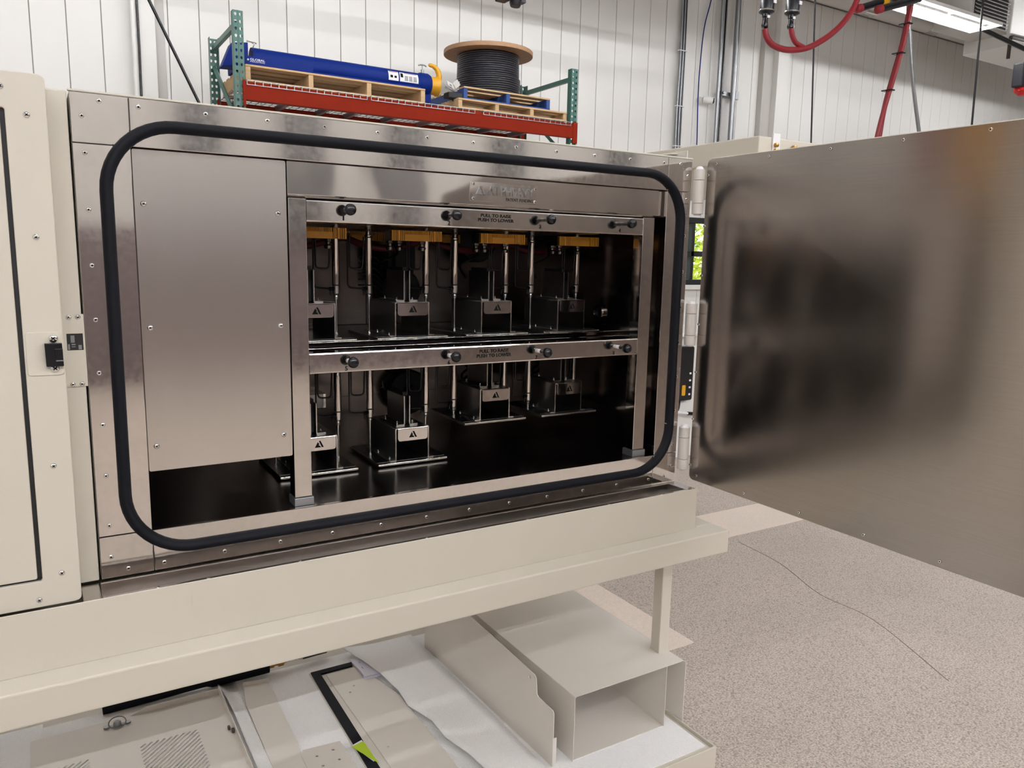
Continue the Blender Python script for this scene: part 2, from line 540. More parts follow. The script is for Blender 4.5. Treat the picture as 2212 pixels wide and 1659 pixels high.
# window with mullions, seen through the hinge gap
win = thing('window_1', '', '', (8.4, YW, 1.12)); del win['label']; del win['category']; struct(win)
fr = MB()
for a, b, c, d in ((7.62, 9.2, 1.12, 1.20), (7.62, 9.2, 2.04, 2.12), (7.62, 7.70, 1.2, 2.04), (9.12, 9.2, 1.2, 2.04)):
    fr.box(a, b, YW - 0.03, YW + 0.12, c, d)
fr.build('window_frame', 'black_matte', win, bevel=.005)
mu = MB()
mu.box(8.40, 8.46, YW - .02, YW + .1, 1.2, 2.04); mu.box(7.70, 9.12, YW - .02, YW + .1, 1.545, 1.625)
mu.build('mullion', 'black_matte', win, bevel=.004)
MB().box(7.68, 9.14, YW + .05, YW + .056, 1.18, 2.06).build('pane', 'window_glass', win)
struct(MB().box(7.5, 9.3, YW - .08, YW, 1.05, 1.12).build('trim_%d' % k, 'trim_white', bevel=.006)); k += 1
# yard outside: grass and two shrubs
struct(MB().box(-10, 30, 7.4, 40, FZ - .6, FZ - .3).build('ground_outside', 'grass'))
def shrub(name, label, cx, cy, h, m, n):
    t = thing(name, label, 'shrub', (cx, cy, FZ - .3))
    tr = MB().tube([(cx, cy, FZ - .3), (cx + .05, cy, h * .45)], [.10, .05], 8)
    for q in range(5):
        a = q * 1.25
        tr.tube([(cx + .03, cy, h * .3), (cx + .7 * math.cos(a), cy + .7 * math.sin(a), h * .7)], [.04, .012], 6)
    tr.build('trunk', 'bark', t)
    lf = MB()
    for q in range(n):
        th = random.uniform(0, 2 * PI); ph = math.acos(random.uniform(-1, 1)); rr = random.uniform(.35, 1) ** .5
        c = Vector((cx + 1.25 * rr * math.sin(ph) * math.cos(th), cy + 1.0 * rr * math.sin(ph) * math.sin(th), h * .52 + h * .5 * rr * math.cos(ph)))
        u = Vector((random.gauss(0, 1), random.gauss(0, 1), random.gauss(0, 1))).normalized()
        w = u.orthogonal().normalized(); s = random.uniform(.05, .11)
        lf.add([c - u * s, c + w * s * .5, c + u * s, c - w * s * .5], [(0, 1, 2, 3)])
    o = lf.build('foliage', m, t); o['kind'] = 'stuff'
    return t
shrub('shrub', 'sunlit lime-green shrub outside the window, right of the mullion', 11.65, 9.0, 2.9, 'leaf_lime', 5200)
shrub('shrub', 'darker green shrub outside the window, left of the mullion', 12.1, 11.7, 2.6, 'leaf_green', 4200)

# ================================================================ STRIP LAMPS
def strip_lamp(x, y, z, label, L=2.4, m='lamp_on'):
    t = thing('strip_light', label, 'light', (x, y, z), 'hanging strip lights')
    b = MB()
    b.box(x - L / 2, x + L / 2, y - .222, y - .065, z + .036, z + .042).box(x - L / 2, x + L / 2, y + .065, y + .222, z + .036, z + .042).box(x - L / 2, x + L / 2, y - .006, y + .006, z + .03, z + .09)
    for q in (-.8, 0, .8):
        b.box(x + q - .02, x + q + .02, y - .1, y + .1, z + .042, z + .06)
    b.box(x - L / 2, x + L / 2, y - .222, y - .218, z, z + .036).box(x - L / 2, x + L / 2, y + .218, y + .222, z, z + .036)
    b.box(x - L / 2 - .004, x - L / 2, y - .222, y + .222, z, z + .042).box(x + L / 2, x + L / 2 + .004, y - .222, y + .222, z, z + .042)
    b.build('reflector', 'trim_white', t)
    MB().tube([(x - L / 2 + .01, y, z + .0085), (x + L / 2 - .01, y, z + .0085)], .0075, 10).build('lamp_tube', m, t, smooth=60)
    for q in (-.8, .8):
        w = MB().tube([(x + q, y, z + .09), (x + q, y, 6.61)], .006, 6)
        w.build('suspension_rod', 'galvanised', t)
    return t
for i in range(5):
    strip_lamp(-4.6 + i * 2.62, 4.6, 4.5, 'lit strip light hanging out of view above the rack bay', m='lamp_low')
strip_lamp(10.45, 4.6, 4.72, 'lit white strip light hanging near the louvred heater, top right', 1.85)
strip_lamp(14.6, 4.6, 4.72, 'lit strip light hanging right of the frame beyond the heater')
for i in range(7):
    strip_lamp(-5.0 + i * 2.62, -4.7, 5.0, 'lit strip light hanging behind the photographer over the machine front', m='lamp_mid')
    strip_lamp(-5.0 + i * 2.62, -6.4, 5.0, 'added unseen strip light along the far wall behind the photographer', m='lamp_high')  # unseen row added to light the wall behind and the lower shelf
for i in range(4):
    strip_lamp(-3.0 + i * 4.0, -0.2, 5.6, 'added strip light out of view directly above the machine')  # unseen row added to even out the light and feed reflections

# unseen red and yellow columns, added to colour the open door's reflection
tag(MB().box(-6.05, -5.95, 3.80, 4.06, FZ, 6.6).build('added_red_column', 'red_hose', bevel=.02), 'added red column at the far left, seen only mirrored in the steel door', 'pipe')
tag(MB().box(-6.1, -5.95, 3.20, 3.60, FZ, 6.6).build('added_yellow_column', 'yellow_paint', bevel=.02), 'added yellow column at the far left, seen only mirrored in the steel door', 'column')

# ================================================================ THE TEST CHAMBER
W, ZB, ZT = 1.64, 0.8, 1.8
OX0, OX1, OZ0, OZ1 = 0.102, 1.547, 0.8925, 1.705
ch = thing('test_chamber', 'large stainless-steel and cream test chamber with its door swung open', 'machine', (0.82, 0.4, 0.671))
# cream shell
b = MB()
b.box(0, W, 0.012, 1.02, OZ1 + .012, ZT); b.box(0, W, 0.012, 1.02, ZB, OZ0 - .012)
b.box(0, OX0 - .012, 0.012, 1.02, OZ0 - .012, OZ1 + .012); b.box(OX1 + .012, W, 0.012, 1.02, OZ0 - .012, OZ1 + .012)
b.box(OX0 - .012, OX1 + .012, .80, 1.02, OZ0 - .012, OZ1 + .012)
b.build('shell', 'cream', ch, bevel=.004)
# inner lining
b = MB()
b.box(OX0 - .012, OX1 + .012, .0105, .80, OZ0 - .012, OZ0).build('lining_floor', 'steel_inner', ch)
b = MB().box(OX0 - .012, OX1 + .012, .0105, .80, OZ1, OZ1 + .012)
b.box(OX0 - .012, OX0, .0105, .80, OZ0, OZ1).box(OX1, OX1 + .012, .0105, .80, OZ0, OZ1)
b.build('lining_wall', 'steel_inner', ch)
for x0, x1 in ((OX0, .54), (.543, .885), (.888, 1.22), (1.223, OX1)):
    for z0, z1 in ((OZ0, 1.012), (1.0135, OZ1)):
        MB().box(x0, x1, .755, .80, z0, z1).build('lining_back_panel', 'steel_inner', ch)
# face frame: four strips and four corner sheets with open seams
g = .0007
XC0, XC1, ZC0, ZC1 = .1045, 1.5445, .894, 1.7035
def fpanel(x0, x1, z0, z1, m):
    MB().box(x0 + g, x1 - g, 0, .011, z0 + g, z1 - g).build('frame_panel', m, ch, bevel=.0012, segs=2)
fpanel(XC0, XC1, ZC1, ZT, 'steel_frame'); fpanel(XC0, XC1, ZB, ZC0, 'steel_frame')
fpanel(0, XC0, ZC0, ZC1, 'steel_frame'); fpanel(XC1, W, ZC0, ZC1, 'steel_frame')
fpanel(0, XC0, ZC1, ZT, 'steel_wavy'); fpanel(XC1, W, ZC1, ZT, 'steel_frame')
fpanel(0, XC0, ZB, ZC0, 'steel_frame'); fpanel(XC1, W, ZB, ZC0, 'steel_frame')
MB().box(-.0015, W + .0015, .0005, .012, ZT, ZT + .004).build('top_lip', 'cream', ch, bevel=.001)
# black door gasket
pth = []
gx0, gx1, gz0, gz1, gr = .0555, 1.603, .8455, 1.749, .135
for cx, cz, a0 in ((gx0 + gr, gz0 + gr, PI), (gx1 - gr, gz0 + gr, 1.5 * PI), (gx1 - gr, gz1 - gr, 0), (gx0 + gr, gz1 - gr, .5 * PI)):
    for q in range(13):
        a = a0 + .5 * PI * q / 12
        pth.append((cx + gr * math.cos(a), cz + gr * math.sin(a)))
b = MB(); n = len(pth); prof = []
for q in range(13):
    a = PI * q / 12
    prof.append((.0128 * math.cos(a), .018 * math.sin(a)))
vs, fs = [], []
for i in range(n):
    p = Vector(pth[i]); t = (Vector(pth[(i + 1) % n]) - Vector(pth[i - 1])).normalized(); nn = Vector((t.y, -t.x))
    for o_, h_ in prof:
        q = p + nn * o_; vs.append((q.x, -h_ + .001, q.y))
m_ = len(prof)
for i in range(n):
    j = (i + 1) % n
    for q in range(m_ - 1):
        fs.append((i * m_ + q, j * m_ + q, j * m_ + q + 1, i * m_ + q + 1))
b.add(vs, fs); b.build('door_gasket', 'rubber', ch, smooth=60)
MB().box(1.588, 1.620, -.0045, .0, .9905, .9935).build('gasket_clip', 'chrome', ch)
# rivets round the frame
src = rivet_mesh((.02, 0, 1.755), (0, -1, 0)).build('rivet', ['chrome', 'ink_and_hole_shade'], ch, smooth=40)
RV = [(.052, 1.786), (.122, 1.782)] + [(.25 + .1275 * i, 1.782) for i in range(11)] + [(1.591, 1.784), (1.623, 1.751)]
RV += [(.021, .848), (.053, .816), (.125, .816)] + [(.253 + .1275 * i, .818) for i in range(11)] + [(1.593, .82), (1.622, .852)]
RV += [(.0215, 1.685 - .1096 * i) for i in range(8)] + [(1.622, 1.682 - .1086 * i) for i in range(8)]
for x, z in RV:
    inst(src, 'rivet', ch, (x - .02, 0, z - 1.755))
# side cover sheet at left inside the opening
cov = MB().prism(rrect(.1065, .420, 1.0205, 1.703, .004, 3), 'y', .0185, .0215).build('cover_panel', 'steel_cover', ch, bevel=.0006)
MB().box(.1065, .1085, .0215, .06, 1.03, 1.70).box(.418, .42, .0215, .05, 1.03, 1.70).build('cover_flange', 'steel_cover', ch)
s0 = screw_mesh('screw', (.124, .0185, 1.593), (0, -1, 0), .0062).build('screw', ['chrome', 'ink_and_hole_shade'], cov, smooth=40)
for x, z in ((.400, 1.586), (.124, 1.335), (.400, 1.332), (.124, 1.076), (.400, 1.074)):
    inst(s0, 'screw', cov, (x - .124, 0, z - 1.593))
# header band with nameplate
hd = MB().box(.4225, 1.5465, .0185, .0215, 1.6305, 1.7035).prism([(.0185, 1.6305), (.026, 1.6235), (.05, 1.6235), (.05, 1.6265), (.027, 1.6265), (.0215, 1.6325)], 'x', .4225, 1.5465).build('header_band', 'steel_wavy', ch, bevel=.0008)
np_ = MB().prism(rrect(.8895, 1.0975, 1.6395, 1.689, .005), 'y', .0168, .0185).build('nameplate', 'steel_bar', ch, bevel=.0004)
lettering('nameplate_lettering', 'ATPHEAVY', .943, 1.083, 1.6565, 1.6805, .0168, 'steel_tunnel', np_, .0022, .0)  # same steel as the plate; darker tone imitates shading of raised edges
lettering('nameplate_lettering', 'PATENT PENDING', .998, 1.083, 1.6445, 1.6525, .0168, 'ink_and_hole_shade', np_, .0005, .006)
def mark(name, x, z, s, y, m, parent, depth=.0006):
    """the maker's emblem: a notched triangle and a slanted bar"""
    A = [(0, 0), (.165, .30), (.255, .150), (.215, .155), (.205, .110), (.262, .095), (.33, 0)]
    B = [(.21, .345), (.305, .345), (.475, 0), (.372, 0)]
    bb = MB()
    for P in (A, B):
        bb.prism([(x + p[0] * s, z + p[1] * s) for p in P], 'y', y - depth, y)
    return bb.build(name, m, parent)
mark('emblem', .907, 1.6575, .060, .0168, 'steel_tunnel', np_, .0022)
s1 = screw_mesh('rivet', (.899, .0168, 1.683), (0, -1, 0), .0045, .002).build('plate_rivet', ['chrome', 'ink_and_hole_shade'], np_, smooth=40)
for x, z in ((.899, 1.647), (1.088, 1.681), (1.088, 1.647)):
    inst(s1, 'plate_rivet', np_, (x - .899, 0, z - 1.683))
# posts and feet
for x0, x1 in ((.4235, .4655), (1.4745, 1.5195)):
    MB().box(x0, x1, .020, .062, .9135, 1.6225).build('post', 'steel_bar', ch, bevel=.0018)
    MB().box(x0 - .002, x1 + .003, .016, .066, OZ0, .9125).build('post_foot', 'galvanised', ch, bevel=.001)
# two control bars with eight pull knobs
XS = [.557, .836, 1.114, 1.392]
KX = [(.5610, .8395, 1.1180, 1.3945), (.5640, .8410, 1.1180, 1.3980)]
DROP = .357
knob_src = None
for row in (0, 1):
    zt = 1.6205 - row * DROP; zb = zt - .0505
    bar = MB().prism([(.0215, zb + .004), (.0225, zb + .001), (.026, zb), (.055, zb), (.055, zb + .002), (.0245, zb + .003), (.0235, zt - .003), (.055, zt - .002), (.055, zt), (.026, zt), (.0225, zt - .001), (.0215, zt - .004)], 'x', .4665, 1.4745)
    bar = bar.build('control_bar', 'steel_bar', ch)
    if row == 0:
        lettering('bar_lettering', 'PULL TO RAISE\nPUSH TO LOWER', .917, 1.026, 1.5895, 1.6095, .0215, 'ink_and_hole_shade', bar, .0005, .034)  # letters cut through both bars; black stands for the shade inside
    else:
        lettering('bar_lettering', 'PULL TO RAISE\nPUSH TO LOWER', .919, 1.027, 1.2305, 1.2525, .0215, 'ink_and_hole_shade', bar, .0005, .026)
    NX = ((.5545, .833, 1.1105, 1.388), (.5565, .836, 1.110, 1.385))[row]
    NZ = (1.582, 1.2225)[row]
    for i in range(4):
        hw = .0018 if i + row == 0 else .0034
        lettering('bar_number', str(1 + i + 4 * row), NX[i] - hw, NX[i] + hw, NZ - .0055, NZ + .0055, .0215, 'ink_and_hole_shade', bar, .0005, .02)
        kx = KX[row][i]; kz = (1.601, 1.2405)[row]; L = (.034, .034, .046, .050)[i] if row == 0 else (.032, .034, .046, .050)[i]
        kb = MB()
        kb.lathe([(.0055, -.002), (.0055, L * .28)], (kx, .0215, kz), (0, -1, 0), 14, 1)
        kb.lathe([(.0060, L * .28), (.0048, L * .5), (.0062, L * .62), (.0115, L * .70), (.0138, L * .84), (.0132, L * 1.02), (.0095, L * 1.14), (.004, L * 1.19), (.0001, L * 1.195)], (kx, .0215, kz), (0, -1, 0), 22, 0)
        kn = kb.build('pull_knob', ['black_plastic', 'white_label' if row else 'black_plastic'], bar, smooth=45)
# shelf, rails and mounting plates inside
MB().box(.43, 1.546, .205, .74, 1.2565, 1.2585).build('shelf', 'steel_dark', ch)
b = MB()
b.prism([(.198, 1.2560), (.198, 1.2680), (.225, 1.2675), (.225, 1.2650), (.2005, 1.2655), (.2005, 1.2560)], 'x', .43, 1.546)
b.prism([(.198, 1.2430), (.198, 1.2520), (.202, 1.2523), (.23, 1.2520), (.23, 1.250), (.2015, 1.250), (.2015, 1.2455), (.23, 1.2455), (.23, 1.243)], 'x', .43, 1.546)
b.build('shelf_rail', 'steel_bar', ch, bevel=.0006)
for z in (1.576, 1.576 - DROP):
    MB().box(.43, 1.50, .075, .72, z, z + .008).build('mounting_plate', 'steel_dark', ch)
    hp = MB()
    for i in range(9):
        hp.box(.45 + i * .12, .53 + i * .12, .085, .115, z - .006, z)
    hp.build('plate_clip', 'steel_inner', ch)
# round fans, brackets and port in the back of the chamber
def fan(x, z, r, y=.753, name='blower'):
    bb = MB().lathe([(r, 0), (r, .05), (r * .92, .06), (r * .35, .062), (r * .3, .085), (.0001, .086)], (x, y, z), (0, -1, 0), 28)
    bb.build(name, 'black_matte', ch, smooth=40)
fan(.990, 1.378, .075); fan(1.02, 1.02, .080); fan(1.27, 1.56, .085, .72)
fan(.56, 1.50, .06)
b = MB().lathe([(.030, 0), (.030, .008), (.026, .012), (.021, .012), (.020, .002), (.0001, .002)], (1.547, .305, 1.320), (-1, 0, 0), 24).lathe([(.019, .002), (.019, .0035), (.0001, .0035)], (1.547, .305, 1.320), (-1, 0, 0), 20, 1)
b.build('wall_port', ['steel_inner', 'black_plastic'], ch, smooth=40)
b = MB()
for i in range(6):
    z = 1.40 + i * .018
    b.tube(bent([(.80, .60, z), (.86, .60, z), (.90, .64, z - .03)], .02), .003, 6)
b.box(.92, .985, .58, .64, 1.40, 1.545); b.box(.905, 1.0, .60, .66, 1.45, 1.53)
b.build('sensor_head', 'black_matte', ch, bevel=.003)
MB().box(.55, .76, .70, .75, 1.30, 1.345).box(.60, .74, .68, .75, 1.20, 1.26).build('back_bracket', 'steel_bar', ch, bevel=.002)
MB().box(.52, .72, .69, .75, .99, 1.04).build('back_bracket', 'steel_bar', ch, bevel=.002)
# rear heater bars
def heater_bar(x, y, z0, parent, depth=.16, w=.1505, name='heater_block'):
    bb = MB(); x0 = x - w / 2; h = .028
    for f in (0, .030, .052, .072, .15, .170, .190):
        pass
    ends = [(0, .005), (.007, .011), (.0130, .016), (.0178, .025), (.027, .0305), (.0325, .0355)]
    for a, c in ends:
        bb.box(x0 + a, x0 + c, y, y + depth, z0, z0 + h); bb.box(x0 + w - c, x0 + w - a, y, y + depth, z0, z0 + h)
    bb.box(x0, x0 + w, y + .004, y + depth, z0 + .001, z0 + h - .001, 1)
    bb.box(x0 + .0375, x0 + w - .0375, y, y + depth, z0, z0 + h * .62)
    c = x0 + .0375
    while c < x0 + w - .0395:
        bb.box(c, c + .0021, y, y + .01, z0 + h * .6, z0 + h); c += .0036
    return bb.build(name, ['amber', 'black_matte'], parent)
for x in XS:
    heater_bar(x, .645, 1.541, ch, .014, .1505)
    b = MB().tube(smooth_path([(x - .11, .50, 1.545), (x - .05, .47, 1.522), (x + .03, .48, 1.516), (x + .10, .50, 1.53), (x + .17, .50, 1.548)]), .010, 8)
    b.build('heater_cable', 'dark_red', ch, smooth=60)
    for q in (-.05, -.022, .05):
        MB().lathe([(.011, 0), (.011, .006), (.007, .008), (.007, .014), (.012, .018), (.009, .026)], (x + q, .30, 1.537), (0, 0, -1), 12).build('terminal', 'steel_inner', ch, smooth=40)
    for P in ([(x + .01, .42, 1.54), (x + .03, .44, 1.50), (x - .02, .46, 1.47), (x + .02, .5, 1.43)],
              [(x - .03, .42, 1.186), (x - .01, .44, 1.15), (x + .03, .46, 1.12), (x + .0, .5, 1.08)],
              [(x + .03, .42, 1.186), (x + .01, .44, 1.14), (x - .01, .46, 1.11), (x + .0, .45, 1.07)]):
        MB().tube(smooth_path(P), .004, 6).build('wire', 'black_plastic', ch, smooth=60)
# drip trough and cream apron under the opening
b = MB()
b.box(-.003, 1.602, -.013, -.0005, .767, .7975); b.box(-.003, 1.602, -.088, -.013, .763, .767)
b.box(-.003, 1.602, -.0995, -.0865, .763, .7985); b.box(1.602, 1.6385, -.0995, -.0005, .763, .7985)
b.build('drip_trough', 'steel_tray', ch, bevel=.0012)
b = MB().box(-.9, 1.6395, -.1025, -.100, .671, .8005).box(-.9, 1.6395, -.1, .95, .671, .757)
b.build('apron', 'cream', ch, bevel=.0022)
s2 = screw_mesh('trough_screw', (.1, -.093, .7985), (0, 0, 1), .004, .0018).build('trough_screw', ['chrome', 'ink_and_hole_shade'], ch, smooth=40)
for x in (.20, .40, .72, 1.02, 1.30, 1.50, 1.63):
    inst(s2, 'trough_screw', ch, (x - .1, 0, 0))
b = MB().box(-.0395, -.005, -.088, .0, .775, .7955); b.build('trough_end_block', 'steel_tray', ch, bevel=.0015)
# cream bracket on the top right corner
b = MB().box(1.625, 1.6275, .01, .16, 1.801, 1.826).box(1.627, 1.676, .06, .063, 1.801, 1.828).box(1.60, 1.63, .05, .20, 1.818, 1.821)
b.build('corner_bracket', 'cream_panel', ch, bevel=.001)
# door: swung open 90 degrees, brushed skin towards the opening
dr = MB().prism(rrect(-1.66, -.0285, .807, 1.8035, .018), 'x', 1.6745, 1.745).build('door', 'cream', ch, bevel=.003)
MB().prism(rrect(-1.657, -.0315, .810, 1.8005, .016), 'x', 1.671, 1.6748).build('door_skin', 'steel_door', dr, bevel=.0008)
s3 = rivet_mesh((1.671, -.068, 1.785), (-1, 0, 0), .0046).build('door_rivet', ['chrome', 'ink_and_hole_shade'], dr, smooth=40)
DRV = [(-.037, 1.754)] + [(-.264 - .196 * i, 1.788) for i in range(7)] + [(-.034, 1.604 - .1495 * i) for i in range(6)] + [(-.064, .827)] + [(-.26 - .197 * i, .825) for i in range(7)]
for y, z in DRV:
    inst(s3, 'door_rivet', dr, (0, y + .068, z - 1.785))
for zt, zb in ((1.7695, 1.6385), (1.3690, 1.2400), (.9790, .8440)):
    hg = MB().box(1.6405, 1.674, -.012, -.006, zb + .004, zt - .004).build('hinge', 'cream_panel', ch)
    L = zt - zb
    for a, c in ((0, .235), (.245, .755), (.765, 1.0)):
        MB().cyl((1.6495, -.022, zb + a * L), (1.6495, -.022, zb + c * L), .0172, 20).build('knuckle', 'cream_panel', hg, bevel=.0006, smooth=40)
    MB().lathe([(.012, 0), (.011, .005), (.006, .009), (.0001, .010)], (1.6495, -.022, zt), (0, 0, 1), 16).lathe([(.012, 0), (.010, .004), (.0001, .005)], (1.6495, -.022, zb), (0, 0, -1), 16).build('pin_cap', 'white_label', hg, smooth=50)

# ================================================================ LIFT STATIONS (eight)
def lift_station(x, zp, zc, label):
    """zp: top of the foot plate, zc: underside of the cylinder glands"""
    t = thing('lift_station', label, 'lift mechanism', (x, .36, zp - .009), 'lift stations inside the chamber')
    MB().prism([(.2495, zp - .009), (.2455, zp - .0075), (.245, zp - .0045), (.2455, zp - .0015), (.2495, zp), (.49, zp), (.49, zp - .009)], 'x', x - .109, x + .109).build('foot_plate', ['steel_bright'], t, bevel=.0006)
    MB().box(x - .1075, x + .1075, .262, .4885, zp, zp + .0008).build('plate_cover', 'steel_dark', t)
    # tunnel bracket
    h = .0935; o, w = .050, .0032; z0 = zp + .0008
    P = [(-o - .019, z0), (-o, z0), (-o, z0 + h), (o, z0 + h), (o, z0), (o + .019, z0), (o + .019, z0 + w), (o + w, z0 + w), (o + w, z0 + h), (o + .002, z0 + h + w), (-o - .002, z0 + h + w), (-o - w, z0 + h), (-o - w, z0 + w), (-o - .019, z0 + w)]
    P = [(x + q[0], q[1]) for q in P]
    bb = MB().prism(P, 'y', .257, .453, 1)
    bb.prism(P, 'y', .2555, .2572, 0)
    bb.build('tunnel_bracket', ['steel_bright', 'steel_tunnel'], t)
    zt = z0 + h + w
    tb = MB().prism(rrect(x - .047, x + .047, zt - .038, zt - .0005, .008, 5, 'ab'), 'y', .2505, .2530).box(x - .047, x + .047, .2505, .2575, zt - .003, zt).build('badge_tab', 'steel_bar', t, bevel=.0006)
    mark('emblem', x - .0125, zt - .0285, .0525, .2505, 'ink_and_hole_shade', tb, .0004)  # cut-through emblem; thin black shape stands for the shaded opening
    # pair of angle brackets carrying the pad
    for s in (-1, 1):
        c = x - .005
        xa = c + s * .0072
        bb = MB()
        Q = [(xa, zt + .003), (xa, zt + .088), (xa + s * .0024, zt + .088), (xa + s * .0024, zt + .0048), (xa + s * .026, zt + .0048), (xa + s * .026, zt), (xa + s * .002, zt)]
        bb.prism(Q, 'y', .2835, .41, 1); bb.prism(Q, 'y', .282, .2837, 0)
        bb.build('angle_bracket', ['steel_bright', 'steel_tunnel'], t)
        for y in (.30, .39):
            MB().lathe([(.0035, 0), (.0035, .003), (.0018, .0035), (.0018, .007)], (xa + s * .017, y, zt + .0048), (0, 0, 1), 8).build('bolt', 'chrome', t, smooth=40)
            MB().lathe([(.0035, 0), (.0035, .003), (.0018, .0035), (.0018, .007)], (x + s * (o + .011), y - .02, z0 + w), (0, 0, 1), 8).build('bolt', 'chrome', t, smooth=40)
    MB().box(x - .0115, x + .0015, .30, .40, zt + .003, zt + .098).build('pad_carrier', 'black_matte', t, bevel=.001)
    # heater block over the bracket
    zm = zc + .206
    if zc > 1.2:
        heater_bar(x, .222, zm - .039, t, .014)
    # gas cylinders
    for s in (-1, 1):
        cx, cy = x + s * .0905, .36
        ht = zm - zc
        MB().lathe([(.0088, ht - .066 - .100), (.0105, .040), (.0105, ht - .03), (.0098, ht - .028), (.0098, ht)] if False else [(.0105, .040), (.0105, ht - .030), (.0112, ht - .029), (.0112, ht - .024), (.0095, ht - .023), (.0095, ht)], (cx, cy, zc), (0, 0, 1), 20).build('cylinder', 'steel_cyl', t, smooth=40)
        MB().lathe([(.0108, .0385), (.0112, .039), (.0112, .0415), (.0106, .042)], (cx, cy, zc), (0, 0, 1), 20).lathe([(.0112, ht - .032), (.0112, ht - .0285)], (cx, cy, zc), (0, 0, 1), 20).build('seal_ring', 'black_matte', t, smooth=40)
        MB().lathe([(.0058, 0), (.0058, .005), (.0065, .006), (.0065, .010), (.0058, .011), (.0064, .0135), (.0100, .0165), (.0100, .0385)], (cx, cy, zc), (0, 0, 1), 20).build('gland', 'steel_bright', t, smooth=35)
        MB().cyl((cx, cy, zp), (cx, cy, zc + .002), .0029, 12).lathe([(.006, 0), (.006, .004), (.0042, .0045), (.0042, .009)], (cx, cy, zp), (0, 0, 1), 6).build('rod', 'chrome', t, smooth=40)
        tx = cx - .064
        bb = MB().tube(bent([(tx, cy - .02, zm - .02), (tx, cy - .02, zm - .118), (tx + .038, cy - .02, zm - .120), (tx + .042, cy - .02, zm - .03)], .012), .0026, 8)
        bb.tube(bent([(tx - .004, cy - .014, zm - .02), (tx - .004, cy - .014, zc + .034), (cx - .018, cy - .010, zc + .030)], .014), .0026, 8)
        bb.build('air_line', 'black_plastic', t, smooth=50)
        MB().lathe([(.0055, 0), (.0055, .010), (.004, .011), (.004, .018)], (cx - .022, cy - .010, zc + .030), (1, .4, 0), 10).lathe([(.003, 0), (.003, .014)], (cx - .018, cy - .008, zc + .026), (0, 0, -1), 8).build('elbow_fitting', 'black_plastic', t, smooth=40)
    return t
ORD = ['first', 'second', 'third', 'fourth']
ZU, GU = 1.2685, 1.370
LAB = ['lowered lift station on the upper shelf behind knob 1, cut by the left post', 'lowered lift station on the upper shelf behind knob 2, bright badge lit at left',
       'lowered lift station on the upper shelf behind knob 3, under the slogan bar', 'lowered lift station on the upper shelf behind knob 4, beside the round wall port']
u = lift_station(XS[0], ZU, GU, LAB[0])
for i in (1, 2, 3):
    copy_tree(u, (XS[i] - XS[0], 0, 0), LAB[i])
copy_tree(u, (0, 0, -.3645), 'lowered lift station near the chamber floor behind knob 5, cut by the left post', 'heater')
copy_tree(u, (XS[1] - XS[0], 0, -.3645), 'lowered lift station near the chamber floor behind knob 6', 'heater')
u2 = lift_station(XS[2], .9995, GU - DROP, 'raised lift station of the lower row behind knob 7, its foot plate in mid-air')
copy_tree(u2, (XS[3] - XS[2], 0, 0), 'raised lift station of the lower row behind knob 8, nearest the open door')

# ================================================================ NEIGHBOURING CABINET (left edge)
cb = thing('side_cabinet', 'cream sheet-metal cabinet with latch at the left edge, beside the steel chamber', 'cabinet', (-.4, 0, .671))
MB().box(-.9, -.0035, .001, 1.0, .7995, 1.8).build('cabinet_shell', 'cream', cb, bevel=.003)
cd_ = MB().prism([(-.9, .8025), (-.0525, .8025), (-.0450, .8045), (-.0415, .8085), (-.0405, .8145), (-.0405, 1.7945), (-.0415, 1.8005), (-.0450, 1.8045), (-.0525, 1.8065), (-.9, 1.8065),
             (-.9, 1.7430), (-.1075, 1.7430), (-.1052, 1.7405), (-.1052, .8600), (-.1075, .8560), (-.9, .8560)], 'y', -.0945, -.001)
cd_ = cd_.build('cabinet_door', 'cream', cb, bevel=.0022)
MB().prism([(-.9, .8610), (-.1155, .8610), (-.1132, .8630), (-.1132, 1.7365), (-.1155, 1.7385), (-.9, 1.7385)], 'y', -.0945, -.001).build('door_leaf', 'cream', cd_, bevel=.0018)
gb = MB().prism([(-.1135, .8605), (-.1045, .8605), (-.1045, 1.739), (-.1135, 1.739)], 'y', -.088, -.075).box(-.88, -.1045, -.088, -.075, .8555, .8615).box(-.88, -.1045, -.088, -.075, 1.738, 1.7435)
gb.build('groove_dark', 'black_matte', cd_)  # black strip standing in for the dark gap round the leaf
sp = screw_mesh('screw', (-.072, -.0945, 1.734), (0, -1, 0), .006).build('screw', ['chrome', 'ink_and_hole_shade'], cd_, smooth=40)
for x, z in ((-.072, 1.518), (-.072, 1.084), (-.072, .866), (-.113, .818), (-.109, 1.779)):
    inst(sp, 'screw', cd_, (x + .072, 0, z - 1.734))
lp = MB().prism(rrect(-.1015, -.0425, 1.261, 1.343, .006), 'y', -.0968, -.0945).build('latch_plate', 'cream', cb, bevel=.0006)
lb = MB().prism([(-.0720, 1.3225), (-.0435, 1.3225), (-.0425, 1.280), (-.0435, 1.2785), (-.0700, 1.2785), (-.0712, 1.280)], 'y', -.1085, -.0968).box(-.056, -.0428, -.1100, -.1085, 1.292, 1.312)
lb.build('latch_block', 'black_plastic', lp, bevel=.0015)
MB().box(-.055, -.0432, -.1105, -.1090, 1.2885, 1.2905).build('latch_slit', 'galvanised', lp)
for z in (1.331, 1.2745):
    screw_mesh('screw', (-.057, -.0968, z), (0, -1, 0), .0085, .006).build('screw', ['chrome', 'ink_and_hole_shade'], lp, smooth=40)
